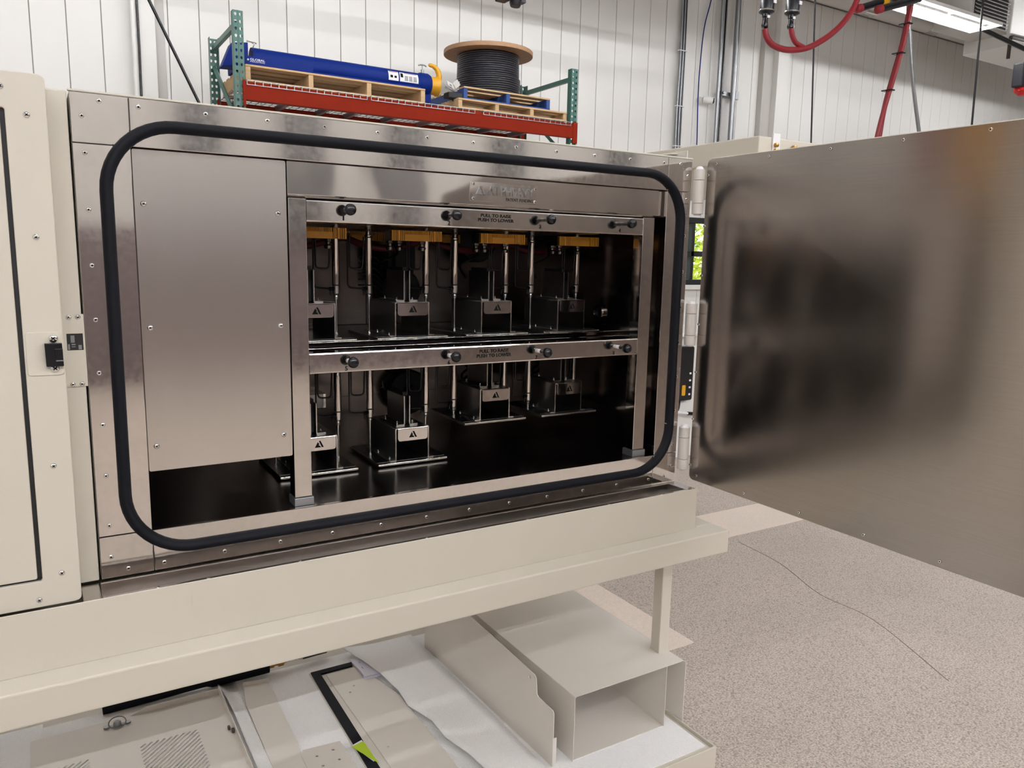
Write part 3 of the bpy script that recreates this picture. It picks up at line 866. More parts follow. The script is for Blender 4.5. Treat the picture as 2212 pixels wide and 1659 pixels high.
# strike plate with socket on the strip between cabinet and chamber
spx = MB()
hx0, hx1, hz0, hz1 = -.0325, -.0035, 1.2955, 1.3295
for a, c, d, e in ((-.0385, .0, hz1, 1.3685), (-.0385, .0, 1.2215, hz0), (-.0385, hx0, hz0, hz1), (hx1, .0, hz0, hz1)):
    spx.box(a, c, -.0022, .0005, d, e)
spx = spx.build('strike_plate', 'cream', cb)
MB().box(hx0, hx1, -.0002, .0006, hz0, hz1).build('strike_socket', 'black_matte', spx)
b = MB().box(-.0255, -.0185, -.0015, .0, 1.311, 1.3255).box(-.0245, -.0175, -.0015, .0, 1.302, 1.3035).box(-.0245, -.0175, -.0015, .0, 1.3060, 1.3085).box(-.0310, -.0275, -.0015, 0, 1.297, 1.308).box(-.0125, -.0065, -.0015, 0, 1.297, 1.306)
b.build('strike_catch', 'galvanised', spx)
for x, z in ((-.0265, 1.3625), (-.0100, 1.3625), (-.0270, 1.2265), (-.0105, 1.2265)):
    screw_mesh('screw', (x, -.0022, z), (0, -1, 0), .0052, .0035).build('screw', ['chrome', 'ink_and_hole_shade'], spx, smooth=40)

# ================================================================ STAND AND LOWER SHELF
st = thing('machine_stand', 'cream steel stand carrying the chamber, with a lower shelf', 'stand', (.4, .4, FZ))
b = MB()
b.box(-1.2, 1.7255, -.1665, -.095, .598, .671); b.box(1.655, 1.7255, -.095, 1.05, .598, .671); b.box(-1.2, 1.655, .98, 1.05, .598, .671)
b.build('top_frame', 'cream', st, bevel=.005, segs=3)
for x, y in ((1.6815, .072), (-1.0, .072), (1.6815, .90), (-1.0, .90)):
    if x > 0 and y > .5: continue
    MB().box(x, x + .0435, y, y + .0435, -.10, .598).build('leg', 'cream', st, bevel=.003)
b = MB().box(-1.2, 1.722, -.178, -.172, -.150, -.0635).box(1.716, 1.722, -.172, 1.05, -.150, -.0635).box(-1.2, 1.716, -.172, 1.05, -.0850, -.0740)
b.build('lower_shelf', 'cream', st, bevel=.0015)
b = MB()
for x in (-.9, .4, 1.5):
    for y in (-.1, .9):
        b.box(x, x + .06, y, y + .06, FZ, -.085)
b.build('shelf_foot', 'cream', st)

# ================================================================ FOAM SHEETS
def foam(name, poly, z, label, sag=None, group='white foam sheets on the lower shelf'):
    bb = MB().prism(poly, 'z', z, z + .004)
    o = bb.build(name, 'foam')
    return tag(o, label, 'foam sheet', group)
foam('foam_sheet', [(-.20, -.150), (1.700, -.150), (1.706, .985), (1.2, .99), (.6, 1.0), (-.18, 1.005)], -.0740, 'large white foam sheet lining the lower shelf under all the loose panels')
foam('foam_sheet', [(-1.1, -.12), (-.185, -.12), (-.155, 1.02), (-1.1, 1.03)], -.0695, 'white foam sheet at the far left of the shelf, left of the louvred panel')
# wavy foam strip overlapping the framed panel
def foam_wave(name, edge, xr, label, z0=-.058):
    bb = MB(); vs, fs = [], []
    for i, (xe, y) in enumerate(edge):
        for j in range(7):
            tq = j / 6.0
            x = xe + (xr[i] - xe) * tq
            z = z0 + .016 * (1 - tq) ** 2 + .004 * math.sin(9 * y + 5 * tq) * (0.3 + .7 * (1 - tq))
            vs.append((x, y, z))
    for i in range(len(edge) - 1):
        for j in range(6):
            fs.append((i * 7 + j, i * 7 + j + 1, (i + 1) * 7 + j + 1, (i + 1) * 7 + j))
    bb.add(vs, fs)
    o = bb.build(name, 'foam', smooth=60, solid=.003)
    return tag(o, label, 'foam sheet', 'white foam sheets on the lower shelf')
foam_wave('foam_sheet', [(.862, .985), (.895, .86), (.922, .74), (.938, .60), (.930, .50), (.962, .38), (.958, .27), (.985, .15), (1.0, .02), (1.0, -.12)],
          [1.155, 1.160, 1.160, 1.165, 1.165, 1.168, 1.170, 1.172, 1.174, 1.174], 'wavy-edged white foam sheet between the black-framed panel and the grey duct')
foam_wave('foam_sheet', [(.385, .985), (.398, .86), (.402, .74), (.402, .60), (.402, .45), (.400, .30), (.400, .1)],
          [.452, .452, .452, .452, .452, .452, .452], 'narrow white foam strip between the louvred panel and the plain strip', -.068)

# ================================================================ LOOSE PANELS ON THE SHELF
# louvred panel with diagonal slots
lv = thing('louvred_panel', 'loose cream panel with diagonal vent slots lying on the foam', 'panel', (.1, .6, -.0655))
ZP = -.0645
pl = MB().box(-.190, .386, .10, .925, ZP, ZP + .003).build('panel_sheet', 'loose_panel', lv)
cut = MB()
def slot_group(x0, x1, y0, y1, pitch=.0192, w=.0062):
    c = (y0 - x1)
    while c < (y1 - x0):
        # line y = x + c clipped to the square
        xa = max(x0, y0 - c); xb = min(x1, y1 - c)
        if xb - xa > .012:
            d = w / 2 * .7071
            pts = [(xa - d, xa + c + d), (xa - d * 1.2, xa + c - d * .2), (xa + d, xa + c - d), (xb + d, xb + c - d), (xb + d * 1.2, xb + c + d * .2), (xb - d, xb + c + d)]
            cut.prism(pts, 'z', ZP - .01, ZP + .02)
        c += pitch
slot_group(.110, .280, .45, .735)
slot_group(-.165, -.035, .45, .735)
bool_cut(pl, cut)
MB().box(.3835, .386, .10, .925, ZP + .003, ZP + .030).build('side_flange', 'loose_panel', lv)
MB().box(.150, .384, .9225, .925, ZP + .003, ZP + .022).prism([(.10, ZP + .003), (.15, ZP + .003), (.15, ZP + .022)], 'y', .9225, .925).build('back_flange', 'loose_panel', lv)
b = MB().box(.022, .090, .880, .892, ZP + .003, ZP + .006).lathe([(.009, 0), (.009, .006)], (.024, .886, ZP + .003), (0, 0, 1), 12).lathe([(.009, 0), (.009, .006)], (.088, .886, ZP + .003), (0, 0, 1), 12)
b.lathe([(.013, 0), (.012, .012), (.008, .016)], (.056, .886, ZP + .003), (0, 0, 1), 12)
ring = [(.056 + .026 * math.cos(a), .880 + .015 * math.sin(a), ZP + .018 + .012 * math.sin(a)) for a in [2 * PI * q / 20 for q in range(21)]]
b.tube(ring, .0022, 6, caps=False)
b.build('ring_latch', 'galvanised', lv, smooth=40)
MB().box(.366, .374, .678, .690, ZP + .003, ZP + .016).box(.374, .383, .655, .667, ZP + .003, ZP + .018).build('edge_clip', 'grey_plastic', lv, bevel=.002)
# plain strip
t = thing('flat_strip', 'plain cream sheet-metal strip right of the louvred panel', 'panel', (.5, .6, -.066))
MB().prism([(.442, .20), (.530, .20), (.545, .514), (.557, .915), (.470, .935), (.452, .80)], 'z', -.0650, -.0625).build('strip_sheet', 'loose_panel', t)
MB().prism([(.470, .935), (.557, .915), (.557, .918), (.470, .938)], 'z', -.0625, -.050).build('strip_lip', 'loose_panel', t)
# small drilled panel
t = thing('drilled_panel', 'small cream plate with four round holes at the bottom edge of the picture', 'panel', (.6, .3, -.06))
pd_ = MB().prism([(.531, .10), (.668, .08), (.6655, .444), (.548, .456), (.536, .43)], 'z', -.0620, -.0595).build('plate_sheet', 'loose_panel', t)
cut = MB()
for x, y in ((.578, .405), (.632, .410), (.580, .350), (.634, .355)):
    cut.cyl((x, y, -.08), (x, y, -.04), .0048, 12)
bool_cut(pd_, cut)
# black-framed panel
t = thing('framed_panel', 'cream access panel edged with a black gasket lying on the foam', 'panel', (.82, .5, -.066))
MB().prism([(.690, .10), (.940, .10), (.945, .60), (.885, .905), (.704, .905), (.700, .72)], 'z', -.0690, -.0655).build('panel_sheet', 'loose_panel', t)
MB().prism([(.694, .12), (.727, .12), (.738, .872), (.862, .872), (.868, .899), (.708, .899), (.703, .72)], 'z', -.0655, -.0590).build('gasket_frame', 'rubber', t, bevel=.001)
fp = MB().prism([(.760, .10), (.935, .10), (.940, .60), (.880, .855), (.754, .858)], 'z', -.0655, -.0600).build('raised_sheet', 'loose_panel', t)
cut = MB()
for x, y in ((.792, .70), (.818, .735), (.79, .34), (.83, .87)):
    cut.cyl((x, y, -.08), (x, y, -.04), .0042, 10)
bool_cut(fp, cut)
# folded papers and lime note
t = thing('folded_paper', 'folded white paper sheet tucked under the wavy foam', 'paper', (.89, .82, -.057))
MB().prism([(.866, .915), (.935, .89), (.945, .745), (.866, .752)], 'z', -.0575, -.0565).build('lower_leaf', 'paper', t)
vs = [(.868, .914, -.0563), (.934, .889, -.0563), (.943, .748, -.048), (.868, .754, -.0480)]
MB().add(vs, [(0, 1, 2, 3)]).build('upper_leaf', 'paper', t, solid=.0008)
b = MB().box(.884, .8853, .80, .83, -.0520, -.0508).box(.889, .8903, .85, .875, -.0545, -.0533); b.build('staple', 'ink_and_hole_shade', t)
t = thing('lime_note', 'lime-green sticky note on white slips by the black gasket', 'paper', (.71, .36, -.058))
MB().prism([(.690, .400), (.7275, .412), (.735, .30), (.722, .29)], 'z', -.0585, -.0578).build('white_slip', 'paper', t)
MB().prism([(.687, .392), (.7295, .402), (.7320, .272)], 'z', -.0574, -.0566).build('green_slip', 'lime_note', t)

# ================================================================ DUCT
t = thing('sheet_metal_duct', 'open-ended grey-beige sheet-metal duct lying on the foam', 'duct', (1.45, .4, -.07))
zd = -.0698; zt = .153
b = MB()
b.box(1.270, 1.7245, -.005, 1.0, zt - .002, zt); b.box(1.270, 1.272, -.005, 1.0, zd, zt - .002); b.box(1.652, 1.654, -.003, 1.0, zd, zt - .002); b.box(1.272, 1.652, .0, 1.0, zd, zd + .002)
b.box(1.272, 1.652, .96, .962, zd + .002, zt - .002)
b.build('duct_body', 'loose_panel', t, bevel=.0006)
poly = [(-.016, zt), (-.016, -.100), (-.0135, -.112), (-.004, -.118), (.006, -.112), (.010, -.100), (.010, -.078), (.024, -.066), (.060, -.060), (1.0, -.060), (1.0, zt)]
fo = MB().prism(poly, 'x', 1.7245, 1.7268).build('duct_flange', 'loose_panel', t)
cut = MB().cyl((1.70, -.003, -.104), (1.75, -.003, -.104), .0036, 10)
bool_cut(fo, cut)
t = thing('metal_sheet', 'upright cream side sheet with a stepped front corner left of the duct', 'panel', (1.19, .45, -.07))
def sx(y): return 1.2005 - .0285 * (y / .886)
pts = [(.008, -.069), (.008, .110), (.014, .118), (.092, .123), (.100, .128), (.107, .180), (.116, .188), (.53, .216), (.886, .216), (.886, -.069)]
vs = [(sx(y), y, z) for y, z in pts] + [(sx(y) + .0025, y, z) for y, z in pts]
n = len(pts)
b = MB().add(vs, [tuple(range(n)), tuple(reversed(range(n, 2 * n)))] + [(i, n + i, n + (i + 1) % n, (i + 1) % n) for i in range(n)])
sp_ = b.build('side_sheet', 'loose_panel', t)
cut = MB().cyl((1.15, .142, .166), (1.25, .142, .166), .006, 10)
bool_cut(sp_, cut)
MB().box(1.2032, 1.2200, .016, .018, -.068, .02).build('front_lip', 'loose_panel', t)

# ================================================================ HOSE
t = thing('insulated_hose', 'black insulated hose with brass fitting at the back of the lower shelf', 'hose', (.35, .98, -.03))
MB().tube([(.02, 1.0, -.055), (.18, .995, -.045), (.35, .99, -.035), (.37, .99, -.032), (.572, .985, -.026)], [.018, .022, .024, .034, .036], 16).build('hose_sleeve', 'rubber', t, smooth=50)
MB().lathe([(.016, 0), (.019, .006), (.019, .02), (.015, .022), (.015, .036), (.021, .038), (.021, .056), (.014, .060)], (.572, .985, -.030), (1, .05, 0), 12).build('brass_fitting', 'brass', t, smooth=30)
MB().lathe([(.012, 0), (.016, .004), (.016, .02), (.010, .022), (.010, .045), (.017, .05), (.017, .07), (.011, .075)], (.632, .988, -.032), (1, .08, 0), 10).build('steel_fitting', 'chrome', t, smooth=30)
MB().tube([(.705, .994, -.034), (.80, 1.002, -.036)], .016, 10).build('hose_tail', 'grey_plastic', t, smooth=40)

# ================================================================ THINGS BEHIND THE MACHINE
t = thing('raised_enclosure', 'cream sheet-metal enclosure standing behind the open door', 'enclosure', (2.6, 1.0, FZ))
eb = MB().box(2.10, 3.3, .162, 3.4, 1.847, 1.932).build('enclosure_hood', 'cream', t, bevel=.004)  # hidden depth lengthened to shade a lamp streak off the floor
MB().box(2.165, 2.20, .155, .161, 1.83, 1.945).build('corner_strap', 'white_label', t, bevel=.001)
b = MB()
for x, z in ((2.175, 1.905), (2.175, 1.885), (2.27, 1.905)):
    b.lathe([(.008, 0), (.008, .012), (.004, .013)], (x, .156, z), (0, -1, 0), 10)
b.build('bolt', 'brass', t, smooth=40)
for x in (2.12, 2.28):
    for y in (3.2,):
        MB().box(x, x + .05, y, y + .05, FZ, 1.847).build('enclosure_leg', 'cream', t)
# white cabinet with a handheld reader
t = thing('white_cabinet', 'white cabinet behind the hinge side of the chamber door', 'cabinet', (4.8, 3.4, FZ))
MB().box(4.25, 5.4, 3.06, 3.7, FZ, .86).build('cabinet_body', 'trim_white', t, bevel=.006)
MB().box(4.2, 5.45, 3.0, 3.72, .86, .89).build('cabinet_top', 'trim_white', t, bevel=.006)
t = thing('handheld_reader', 'black handheld reader with a yellow button on the white cabinet', 'handheld device', (4.58, 3.03, .31))
MB().prism(rrect(4.49, 4.66, .315, .778, .02), 'y', 3.0, 3.059).build('reader_body', 'black_plastic', t, bevel=.006)
MB().prism(rrect(4.535, 4.575, .36, .45, .008), 'y', 2.994, 3.0).build('yellow_button', 'yellow_paint', t, bevel=.002)
b = MB()
for i in range(4):
    b.box(4.615, 4.635, 2.997, 3.0, .36 + i * .06, .375 + i * .06)
b.build('reader_marking', 'white_label', t)
MB().tube(smooth_path([(4.55, 3.03, .32), (4.53, 3.02, .24), (4.47, 3.0, .16), (4.44, 3.02, .05)]), .008, 8).build('reader_cable', 'black_plastic', t, smooth=50)
t = thing('probe_lead', 'white lead with a black plug beside the white cabinet', 'cable', (4.55, 3.02, .1))
MB().tube([(4.40, 3.0, .24), (4.62, 3.0, .20)], .011, 8).build('lead', 'white_label', t)
MB().tube([(4.62, 3.0, .20), (4.74, 3.0, .185)], .016, 8).build('plug', 'black_plastic', t)

# ================================================================ RACK
RY0, RY1 = 5.5, 6.6
rk = thing('pallet_rack', 'green and orange-red pallet rack by the white panel wall', 'rack', (3.3, 6.05, FZ))
def upright(x0, x1, y, d, top):
    bb = MB(); w = x1 - x0; p = .0585
    z = 2.35; 
    bb.add([(x0, y, FZ), (x1, y, FZ), (x1, y, z), (x0, y, z)], [(0, 1, 2, 3)])
    while z + p <= top + .001:
        for a, c in ((x0, (x0 + x1) / 2), ((x0 + x1) / 2, x1)):
            xm = (a + c) / 2; zm = z + p / 2; r = w * .13
            hole = [(xm - r, zm), (xm - r * .55, zm - r * 1.2), (xm, zm - r * 1.5), (xm + r * .55, zm - r * 1.2), (xm + r, zm), (xm + r * .8, zm + r * .8), (xm, zm + r * 1.1), (xm - r * .8, zm + r * .8)]
            bb.quad_ring(a, c, z, z + p, hole, y)
        z += p
    for q in (x0, x1):
        bb.add([(q, y, FZ), (q, y + d, FZ), (q, y + d, z), (q, y, z)], [(0, 1, 2, 3)])
    xm = (x0 + x1) / 2
    bb.add([(xm, y - .004 if d > 0 else y + .004, FZ), (xm, y - .008 if d > 0 else y + .008, FZ), (xm, y - .008 if d > 0 else y + .008, z), (xm, y - .004 if d > 0 else y + .004, z)], [(0, 1, 2, 3)])
    return bb.build('upright', 'rack_green', rk, solid=.004)
for x0 in (1.511, 5.058):
    upright(x0, x0 + .082, RY0, .07, 3.525); upright(x0, x0 + .082, RY1, -.07, 3.525)
for x in (1.552, 5.10):
    b = MB().box(x - .018, x + .018, RY0 + .05, RY1 - .05, 3.40, 3.445); b.build('cross_brace', 'rack_green', rk)
    b = MB().tube([(x, RY1 - .04, 3.25), (x, RY0 + .05, 2.55)], .022, 4); b.build('diagonal_brace', 'rack_green', rk)
    b = MB().tube([(x, RY0 + .05, 2.50), (x, RY1 - .05, 1.7)], .022, 4); b.build('diagonal_brace', 'rack_green', rk)
for y0, y1 in ((RY0 - .028, RY0 + .03), (RY1 - .03, RY1 + .028)):
    b = MB().prism([(y0, 2.790), (y0, 2.925), (y0 + .012, 2.945), (y0 + .038, 2.945), (y0 + .038, 2.915), (y1, 2.915), (y1, 2.790)], 'x', 1.575, 5.082)
    b.build('beam', 'beam_red', rk, bevel=.004)
    for x0, x1 in ((1.570, 1.592), (5.075, 5.135)):
        MB().box(x0, x1, y0 - .006, y0 + .012, 2.735, 2.955).build('beam_end_plate', 'beam_red', rk, bevel=.002)
def deck(x0, x1, label):
    t = thing('wire_deck', label, 'wire deck', ((x0 + x1) / 2, 6.05, 2.945), 'wire decks across the rack beams')
    b = MB(); x = x0; z = 2.9505
    while x <= x1 + .001:
        b.box(x - .0026, x + .0026, RY0 - .034, RY1 + .034, z, z + .005)
        b.box(x - .0026, x + .0026, RY0 - .034, RY0 - .0285, 2.915, z + .005); x += (x1 - x0) / 16
    y = RY0 + .09
    while y < RY1:
        b.box(x0, x1, y - .0026, y + .0026, z + .005, z + .010); y += .10
    for q in (2.915, z):
        b.box(x0, x1, RY0 - .035, RY0 - .030, q, q + .005)
    o = b.build('wire_mesh', 'galvanised', t); o['kind'] = 'stuff'
    for i in range(3):
        x = x0 + (x1 - x0) * (.12 + .38 * i)
        MB().prism([(x - .03, 2.948), (x - .02, 2.905), (x + .02, 2.905), (x + .03, 2.948)], 'y', RY0 + .035, RY1 - .035).build('deck_channel', 'galvanised', t)
deck(1.605, 2.70, 'wire deck on the red rack beams under the blue mast, leftmost')
deck(2.74, 3.85, 'wire deck on the red rack beams under the yellow hook, middle one')
deck(3.95, 5.045, 'wire deck on the red rack beams under the cable reel, rightmost')

def pallet(name, label, x0, x1, y0, y1, z0, h, m, stringers, boards=7, blockm=None):
    t = thing(name, label, 'pallet', ((x0 + x1) / 2, (y0 + y1) / 2, z0), 'pallets stored on the rack')
    bt = .018
    for i in range(stringers):
        x = x0 + (x1 - x0 - .045) * i / (stringers - 1)
        MB().box(x, x + .045, y0 + .004, y1 - .004, z0 + bt, z0 + h - bt).build('stringer', blockm or m, t, bevel=.003)
    d = (y1 - y0 - .11) / (boards - 1)
    for i in range(boards):
        y = y0 + d * i
        MB().box(x0, x1, y, y + .11, z0 + h - bt, z0 + h - random.uniform(0, .002)).build('deck_board', m, t, bevel=.002)
    for y in (y0, (y0 + y1) / 2 - .055, y1 - .11):
        MB().box(x0, x1, y, y + .11, z0, z0 + bt).build('bottom_board', blockm or m, t, bevel=.002)
    return t
ZD = 2.9615
pallet('long_pallet', 'long bare wooden pallet under the blue crane mast', 1.62, 3.35, 5.58, 6.55, ZD + .005, .145, 'wood', 4, 6)
pallet('plain_pallet', 'bare wooden pallet at the bottom right of the rack, under the blue pallet', 3.70, 5.04, 5.54, 6.55, ZD + .005, .100, 'wood', 4, 7)
pallet('blue_pallet', 'worn blue-painted pallet under the black cable reel', 3.78, 4.84, 5.58, 6.56, ZD + .106, .128, 'wood', 3, 6, 'blue_pallet')
# blue ends of the blue pallet's boards
# cable reel
t = thing('cable_reel', 'wooden reel wound with thick black cable on the blue pallet', 'cable reel', (4.34, 6.08, ZD + .235))
zr = ZD + .2345
MB().lathe([(.49, 0), (.49, .045), (.05, .045), (.05, 0)], (4.345, 6.09, 3.652), (0, 0, 1), 40).build('top_flange', 'wood_ply', t, bevel=.003, smooth=40)
MB().cyl((4.345, 6.09, zr), (4.345, 6.09, zr + .02), .33, 32).build('bottom_flange', 'wood_ply', t, smooth=40)
b = MB(); turns = 19; hel = []
r0 = .012
for q in range(turns * 36 + 1):
    a = 2 * PI * q / 36; f = q / (turns * 36)
    rr = .335 + (.012 if f < .42 else 0) - .010 * abs(f - .3)
    hel.append((4.345 + rr * math.cos(a), 6.09 + rr * math.sin(a), zr + .025 + f * (3.648 - zr - .03)))
b.tube(hel, .0128, 8)
b.cyl((4.345, 6.09, zr + .01), (4.345, 6.09, 3.652), .325, 32)
b.build('wound_cable', 'cable_black', t, smooth=50)
# clear film bundle beside the reel
o = MB()
for q in range(16):
    p = Vector((3.66 + random.uniform(0, .07), 5.62 + random.uniform(0, .08), ZD + .175 + random.uniform(0, .03)))
    v1 = Vector((random.gauss(0, .04), random.gauss(0, .03), random.gauss(.01, .02))); v2 = Vector((random.gauss(0, .03), random.gauss(0, .04), random.gauss(.02, .03)))
    o.add([p, p + v1, p + v1 + v2, p + v2], [(0, 1, 2, 3)])
tag(o.build('plastic_film', 'film', solid=.001), 'crumpled clear plastic film at the left end of the blue pallet', 'film')
# dark spare boards beside the hook
tag(MB().box(3.62, 3.78, 5.60, 5.72, ZD + .108, ZD + .16).build('dark_block', 'black_matte', bevel=.004), 'dark block at the left end of the blue pallet, by the yellow hook', 'block')

# jib crane mast
t = thing('jib_crane', 'blue jib crane mast with a yellow collar hook lying on the long pallet', 'crane', (2.6, 5.9, ZD + .15))
zc = 3.215
MB().cyl((1.74, 5.88, zc + .005), (3.40, 5.88, zc), .102, 28).build('mast_tube', 'blue_paint', t, smooth=40)
MB().lathe([(.104, 0), (.112, .02), (.112, .10), (.100, .125)], (3.40, 5.88, zc), (1, 0, 0), 28).box(3.42, 3.53, 5.83, 5.93, zc - .175, zc - .08).build('mast_cap', 'blue_paint', t, smooth=40)
bx = MB().box(1.600, 2.228, 5.59, 5.605, 3.113, 3.182).box(1.600, 2.228, 5.605, 6.2, 3.113, 3.125).box(1.60, 1.615, 5.605, 6.2, 3.125, 3.182).build('base_channel', 'blue_paint', t, bevel=.004)
MB().box(2.228, 3.36, 5.70, 6.05, 3.113, 3.150).build('mast_saddle', 'blue_paint', t, bevel=.004)
MB().prism([(1.70, zc - .09), (1.70, zc + .13), (1.56, zc + .11), (1.47, zc - .10)], 'y', 5.80, 5.96).build('base_flare', 'blue_paint', t, bevel=.004)
lettering('maker_lettering', 'GLOBAL', 1.665, 1.795, 3.148, 3.166, 5.59, 'white_label', bx, .001, .01)
lettering('maker_lettering', 'INDUSTRIAL', 1.665, 1.795, 3.134, 3.144, 5.59, 'white_label', bx, .001, 0)
MB().lathe([(.008, 0), (.008, .012), (.003, .014), (.003, .018)], (1.645, 5.59, 3.150), (0, -1, 0), 12).build('maker_badge', 'white_label', bx, smooth=40)
# warning labels wrap the tube
def tube_patch(x0, x1, a0, a1, r, m, name, parent):
    vs, fs = [], []; n_ = 8
    for i in range(n_ + 1):
        a = a0 + (a1 - a0) * i / n_
        for x in (x0, x1):
            vs.append((x, 5.88 - r * math.cos(a), zc + r * math.sin(a)))
    for i in range(n_):
        fs.append((2 * i, 2 * i + 1, 2 * i + 3, 2 * i + 2))
    return MB().add(vs, fs).build(name, m, parent, solid=.0015)
wl = tube_patch(3.045, 3.150, math.radians(-12), math.radians(40), .1035, 'white_label', 'warning_label', t)
tube_patch(3.055, 3.140, math.radians(34), math.radians(37), .1045, 'red_hose', 'label_band', wl)
tube_patch(3.062, 3.090, math.radians(2), math.radians(16), .1045, 'ink_and_hole_shade', 'label_pictogram', wl)
tube_patch(3.105, 3.130, math.radians(2), math.radians(14), .1045, 'ink_and_hole_shade', 'label_pictogram', wl)
wl = tube_patch(3.165, 3.365, math.radians(-12), math.radians(40), .1035, 'white_label', 'warning_label', t)
tube_patch(3.215, 3.350, math.radians(34), math.radians(37), .1045, 'red_hose', 'label_band', wl)
tube_patch(3.172, 3.200, math.radians(10), math.radians(34), .1045, 'ink_and_hole_shade', 'label_pictogram', wl)
for q in range(3):
    tube_patch(3.215 + q * .047, 3.253 + q * .047, math.radians(-6), math.radians(22), .1045, 'grey_print', 'label_text_block', wl)
b = MB().cyl((3.455, 5.88, zc + .10), (3.455, 5.88, zc + .145), .016, 10).cyl((3.455, 5.88, zc + .14), (3.455, 5.88, zc + .185), .007, 8)
b.tube([(3.41, 5.88, zc + .182), (3.43, 5.88, zc + .190), (3.455, 5.88, zc + .192), (3.48, 5.88, zc + .190), (3.50, 5.88, zc + .180)], .007, 8)
b.build('tee_handle', 'galvanised', t, smooth=40)
b = MB().lathe([(.088, 0), (.088, .07), (.10, .085), (.10, .10)], (3.525, 5.88, zc), (1, 0, 0), 24).build('yellow_collar', 'yellow_paint', t, smooth=40)
b = MB().tube(smooth_path([(3.62, 5.88, zc + .04), (3.645, 5.88, zc + .10), (3.625, 5.88, zc + .16), (3.58, 5.88, zc + .195), (3.53, 5.88, zc + .20)]), [.03] * 8 + [.028] * 5 + [.024] * 5 + [.02] * 5 + [.016] * 2, 10)
b.build('hook_horn', 'yellow_paint', t, smooth=50)
hl = MB().prism([(3.535, zc - .16), (3.535, zc - .02), (3.665, zc - .02), (3.66, zc - .08), (3.625, zc - .16)], 'y', 5.80, 5.815).build('hook_lug', 'yellow_paint', t)
cut = MB().cyl((3.575, 5.7, zc - .08), (3.575, 5.9, zc - .08), .020, 12).box(3.568, 3.582, 5.7, 5.9, zc - .13, zc - .08).cyl((3.605, 5.7, zc - .118), (3.605, 5.9, zc - .118), .012, 12)
bool_cut(hl, cut)
MB().tube([(1.755, 5.86, zc + .10), (1.77, 5.86, zc + .135), (1.745, 5.86, zc + .15)], .006, 8).tube([(1.70, 5.86, zc + .155), (1.79, 5.86, zc + .145)], .006, 8).build('base_clamp', 'chrome', t, smooth=40)

# ================================================================ WALL SERVICES
def wallpipe(name, pts, r, m, label, cat, mid=None):
    t = MB().tube(pts, r, 12).build(name, m, smooth=50)
    return tag(t, label, cat)
wallpipe('conduit', [(.885, 6.87, 1.0), (.885, 6.87, 5.5)], .024, 'trim_white', 'white conduit at upper left beside the black cable', 'conduit')
wallpipe('cable', [(.935, 6.885, 1.0), (.925, 6.885, 3.0), (.930, 6.885, 3.4), (.918, 6.885, 5.5)], .011, 'black_plastic', 'thin black cable running up beside the white conduit at upper left', 'cable')
wallpipe('tie_rod', [(.20, 3.0, 3.53), (.80, 3.0, 2.235), (1.55, 3.0, .62)], .0085, 'black_plastic', 'black slanted rod in front of the panel wall left of the rack', 'rod')
t = thing('cable_bundle', 'dark bundle of cables tied down the wall left of the camera', 'cable', (7.97, 6.9, 1.0))
for i in range(4):
    MB().tube(smooth_path([(7.92 + i * .024, 6.93, 1.0), (7.93 + i * .024, 6.92 + .01 * (i % 2), 2.6), (7.915 + i * .026, 6.93, 3.4), (7.92 + i * .024, 6.92, 4.4), (7.915 + i * .024, 6.93, 5.5)]), .013, 8).build('cable', 'cable_black' if i % 2 else 'galvanised', t, smooth=50)
for z in (3.1, 3.65, 4.4):
    MB().box(7.88, 8.03, 6.905, 6.945, z, z + .012).build('cable_tie', 'trim_white', t)
MB().box(8.02, 8.055, 6.93, 6.985, 1.0, 4.55).build('cable_cover', 'trim_white', t)
cam = thing('security_camera', 'white bullet camera on the wall beside the steel conduits', 'camera', (8.44, 6.9, 3.78))
MB().lathe([(.055, 0), (.055, .02), (.04, .035), (.04, .06)], (8.40, 7.0, 3.80), (0, -1, 0), 16).build('mount', 'trim_white', cam, smooth=40)
MB().lathe([(.03, 0), (.052, .01), (.055, .11), (.048, .12), (.048, .15)], (8.40, 6.93, 3.80), (.75, -.62, -.12), 18).build('housing', 'trim_white', cam, smooth=40)
MB().lathe([(.040, 0), (.036, .02), (.02, .026)], (8.512, 6.838, 3.782), (.75, -.62, -.12), 16).build('lens', 'lens_black', cam, smooth=40)
wallpipe('camera_cable', smooth_path([(8.52, 6.95, 5.5), (8.47, 6.95, 5.16), (8.37, 6.95, 4.77), (8.33, 6.95, 4.2), (8.33, 6.95, 3.8), (8.36, 6.95, 3.1), (8.36, 6.95, 2.3)]), .008, 'blue_paint', 'thin blue cable dropping down the wall past the white camera', 'cable')
wallpipe('conduit', [(8.655, 6.88, 2.2), (8.645, 6.88, 5.5)], .026, 'galvanised', 'steel conduit on the wall, nearest the white camera', 'conduit')
wallpipe('conduit', [(8.735, 6.90, 2.2), (8.735, 6.90, 5.5)], .016, 'black_plastic', 'dark thin conduit between two steel conduits on the wall', 'conduit')
wallpipe('conduit', [(8.955, 6.87, 2.2), (8.945, 6.87, 5.5)], .042, 'galvanised', 'thickest steel conduit on the wall, nearest the corner column', 'conduit')
t = MB().box(8.70, 9.06, 6.915, 6.96, 3.90, 3.96).cyl((8.76, 6.86, 3.93), (8.76, 6.92, 3.93), .02, 10).box(9.0, 9.06, 6.86, 6.96, 3.86, 3.98)
tag(t.build('pipe_clamp', 'galvanised', bevel=.004), 'strut clamp holding the steel conduits to the wall', 'clamp')
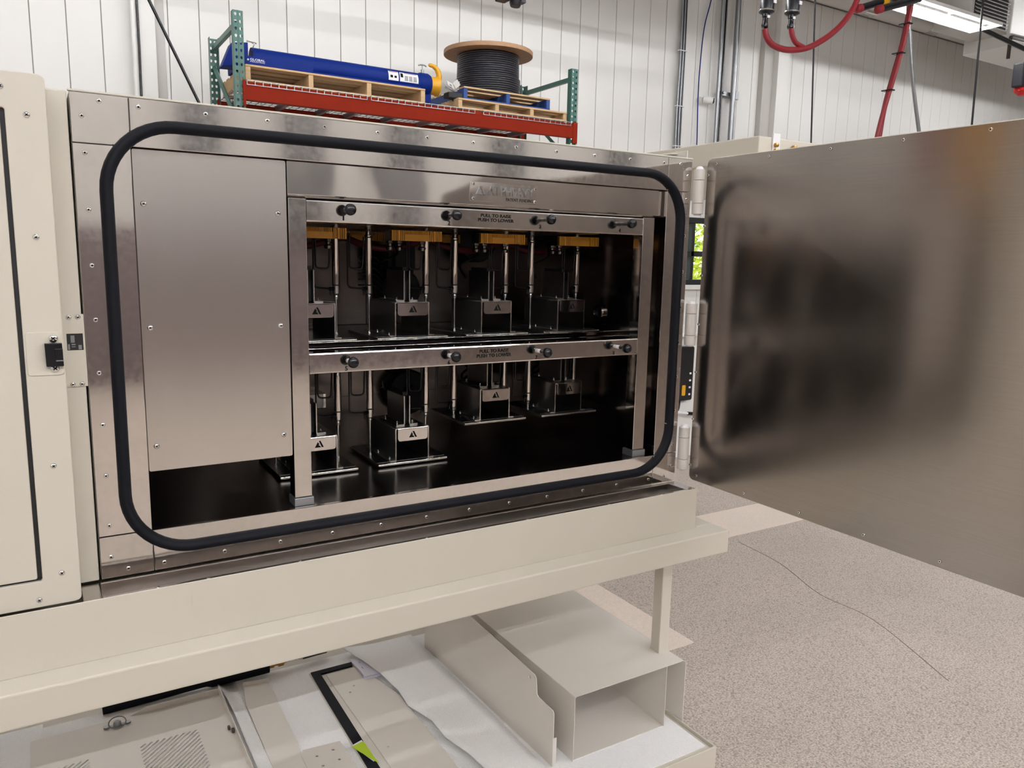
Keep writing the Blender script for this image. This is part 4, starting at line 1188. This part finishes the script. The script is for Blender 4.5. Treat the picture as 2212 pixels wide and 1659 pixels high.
# red twin air hose with plugs
t = thing('red_hose', 'red hose looping up from two black plugs near the corner column', 'hose', (6.9, 4, 3.7))
MB().tube(smooth_path([(6.345, 4, 3.80), (6.379, 4, 3.727), (6.468, 4, 3.669), (6.623, 4, 3.648), (6.798, 4, 3.664), (7.01, 4, 3.718), (7.22, 4, 3.819), (7.396, 4, 3.93), (7.571, 4, 4.075), (7.692, 4, 4.222), (7.80, 4, 4.42), (7.95, 4, 4.75)]), .031, 10).build('main_hose', 'red_hose', t, smooth=60)
MB().tube(smooth_path([(6.728, 4, 3.87), (6.761, 4, 3.794), (6.826, 4, 3.736), (6.96, 4, 3.705)]), .027, 10).build('branch_hose', 'red_hose', t, smooth=60)
def plug(x, z, label):
    t = thing('plug_connector', label, 'connector', (x, 4, z))
    MB().lathe([(.030, 0), (.036, .02), (.026, .05), (.026, .09), (.036, .10), (.036, .15)], (x - .01, 4, z - .02), (.05, 0, 1), 14).build('boot', 'black_plastic', t, smooth=40)
    MB().lathe([(.05, 0), (.075, .015), (.078, .03), (.07, .035), (.07, .17), (.062, .18)], (x, 4, z + .11), (.05, 0, 1), 18).build('body', 'cable_black', t, smooth=40)
    MB().lathe([(.077, 0), (.080, .006), (.077, .012)], (x, 4, z + .132), (.05, 0, 1), 18).build('ring', 'chrome', t, smooth=40)
    MB().lathe([(.068, 0), (.072, .1), (.06, .11), (.066, .5)], (x + .01, 4, z + .29), (.05, 0, 1), 18).build('sleeve', 'grey_plastic', t, smooth=40)
    MB().box(x + .01, x + .05, 3.923, 3.93, z + .20, z + .235).box(x - .02, x + .012, 3.96, 3.968, z + .065, z + .09).build('tag_label', 'white_label', t)
    MB().cyl((x + .125, 4, z + .27), (x + .16, 4, z + .6), .022, 10).build('hanging_strap', 'black_plastic', t)
plug(6.352, 3.83, 'black plug connector on the red hose, nearer the steel conduits')
plug(6.728, 3.88, 'black plug connector on the red hose, right-hand of the two')
t = thing('red_hose', 'pair of red hoses hanging from the overhead grips behind the open door', 'hose', (8.4, 4, 3))
MB().tube(smooth_path([(8.76, 4, 4.75), (8.71, 4, 4.48), (8.626, 4, 4.02), (8.511, 4, 3.65), (8.41, 4, 3.30), (8.36, 4, 2.95), (8.33, 4, 2.5)]), .028, 10).build('hose_strand', 'red_hose', t, smooth=60)
MB().tube(smooth_path([(8.70, 3.96, 4.75), (8.67, 3.96, 4.48), (8.59, 3.96, 4.02), (8.48, 3.96, 3.65), (8.345, 3.96, 3.25), (8.26, 3.96, 2.93), (8.2, 3.96, 2.5)]), .026, 10).build('hose_strand', 'red_hose', t, smooth=60)
for x, z in ((8.56, 3.87), (8.43, 3.45), (8.64, 4.2)):
    MB().box(x - .06, x + .02, 3.92, 4.04, z, z + .012).build('hose_tie', 'black_plastic', t)
for (p0, p1, lab) in (((7.79, 4, 4.235), (8.16, 4, 4.37), 'black hose grip with red end cap and yellow tag, upper of the two'), ((8.0, 3.9, 4.24), (8.70, 3.9, 4.47), 'black hose grip with red end cap, lower of the two')):
    t = thing('hose_grip', lab, 'hose grip', p0)
    MB().tube([p0, p1], .040, 10).build('grip_sleeve', 'black_plastic', t, smooth=40)
    d = (Vector(p1) - Vector(p0)).normalized()
    MB().lathe([(.02, -.05), (.042, -.035), (.046, 0), (.046, .03)], p0, d, 12).build('end_cap', 'red_hose', t, smooth=40)
    if 'yellow' in lab:
        MB().lathe([(.050, 0), (.054, .05), (.048, .10)], p1, d, 8).build('yellow_tag', 'yellow_paint', t)
wallpipe('drop_cable', smooth_path([(8.70, 4.05, 4.8), (8.73, 4.05, 4.48), (8.93, 4.05, 3.76), (9.19, 4.05, 3.10), (9.5, 4.05, 2.4)]), .022, 'galvanised', 'grey cable hanging beside the red hoses', 'cable')
wallpipe('drop_cable', [(7.16, 4.1, 5.6), (7.19, 4.1, 4.22), (7.31, 4.1, 2.77), (7.35, 4.1, 2.2)], .009, 'black_matte', 'thin black cable hanging left of the red hoses', 'cable')
wallpipe('drop_cable', [(10.32, 4.1, 5.6), (10.345, 4.1, 4.772), (10.407, 4.1, 3.326), (10.45, 4.1, 2.4)], .013, 'black_matte', 'thin black cable hanging at far right below the heater', 'cable')
wallpipe('overhead_pipe', [(9.6, 5, 5.11), (10.448, 5, 5.04), (11.603, 5, 4.943), (13.8, 5, 4.77)], .034, 'black_plastic', 'black pipe crossing the lamp below the ceiling at top right', 'pipe')
t = thing('unit_heater', 'grey unit heater with a louvred grille below the ceiling at top right', 'heater', (13.5, 5.8, 5.2))
MB().box(12.55, 13.62, 5.51, 6.1, 5.20, 6.2).build('grille_box', 'trim_grey', t, bevel=.01)
MB().box(12.62, 13.56, 5.502, 5.512, 5.25, 6.0).build('grille_back', 'black_matte', t)
for i in range(12):
    MB().prism([(5.46, 5.27 + i * .052), (5.50, 5.305 + i * .052), (5.50, 5.297 + i * .052), (5.46, 5.262 + i * .052)], 'x', 12.62, 13.55).build('louvre', 'trim_grey', t)
MB().box(13.62, 15.6, 5.45, 6.2, 5.0, 6.2).build('heater_body', 'trim_white', t, bevel=.02)
MB().tube(bent([(13.35, 5.3, 4.75), (13.35, 5.3, 5.08), (14.6, 5.3, 5.12)], .05), .03, 6).build('hanger_arm', 'grey_plastic', t)
t = thing('pendant_control', 'dark pendant control with red end at the right edge of the picture', 'pendant', (11.36, 4, 3.8))
MB().box(11.22, 11.5, 3.95, 4.1, 3.85, 4.16).build('pendant_body', 'cable_black', t, bevel=.02)
MB().lathe([(.10, 0), (.11, .05), (.05, .10)], (11.38, 4.02, 3.86), (0, 0, -1), 14).build('red_end', 'red_bright', t, smooth=40)
t = thing('ceiling_bracket', 'black clamp at the top edge of the picture above the cable reel', 'clamp', (3.38, 4, 3.55))
MB().box(3.25, 3.345, 3.95, 4.05, 3.525, 3.70).build('clamp_arm', 'black_plastic', t, bevel=.01)
MB().cyl((3.41, 4, 3.68), (3.41, 4, 6.62), .02, 8).build('hanger_rod', 'black_plastic', t)
b = MB().lathe([(.04, 0), (.05, .02), (.058, .08), (.058, .2)], (3.415, 4, 3.505), (.1, 0, 1), 12); b.box(3.46, 3.5, 3.97, 4.03, 3.54, 3.60)
b.build('clamp_knob', 'cable_black', t, smooth=40)
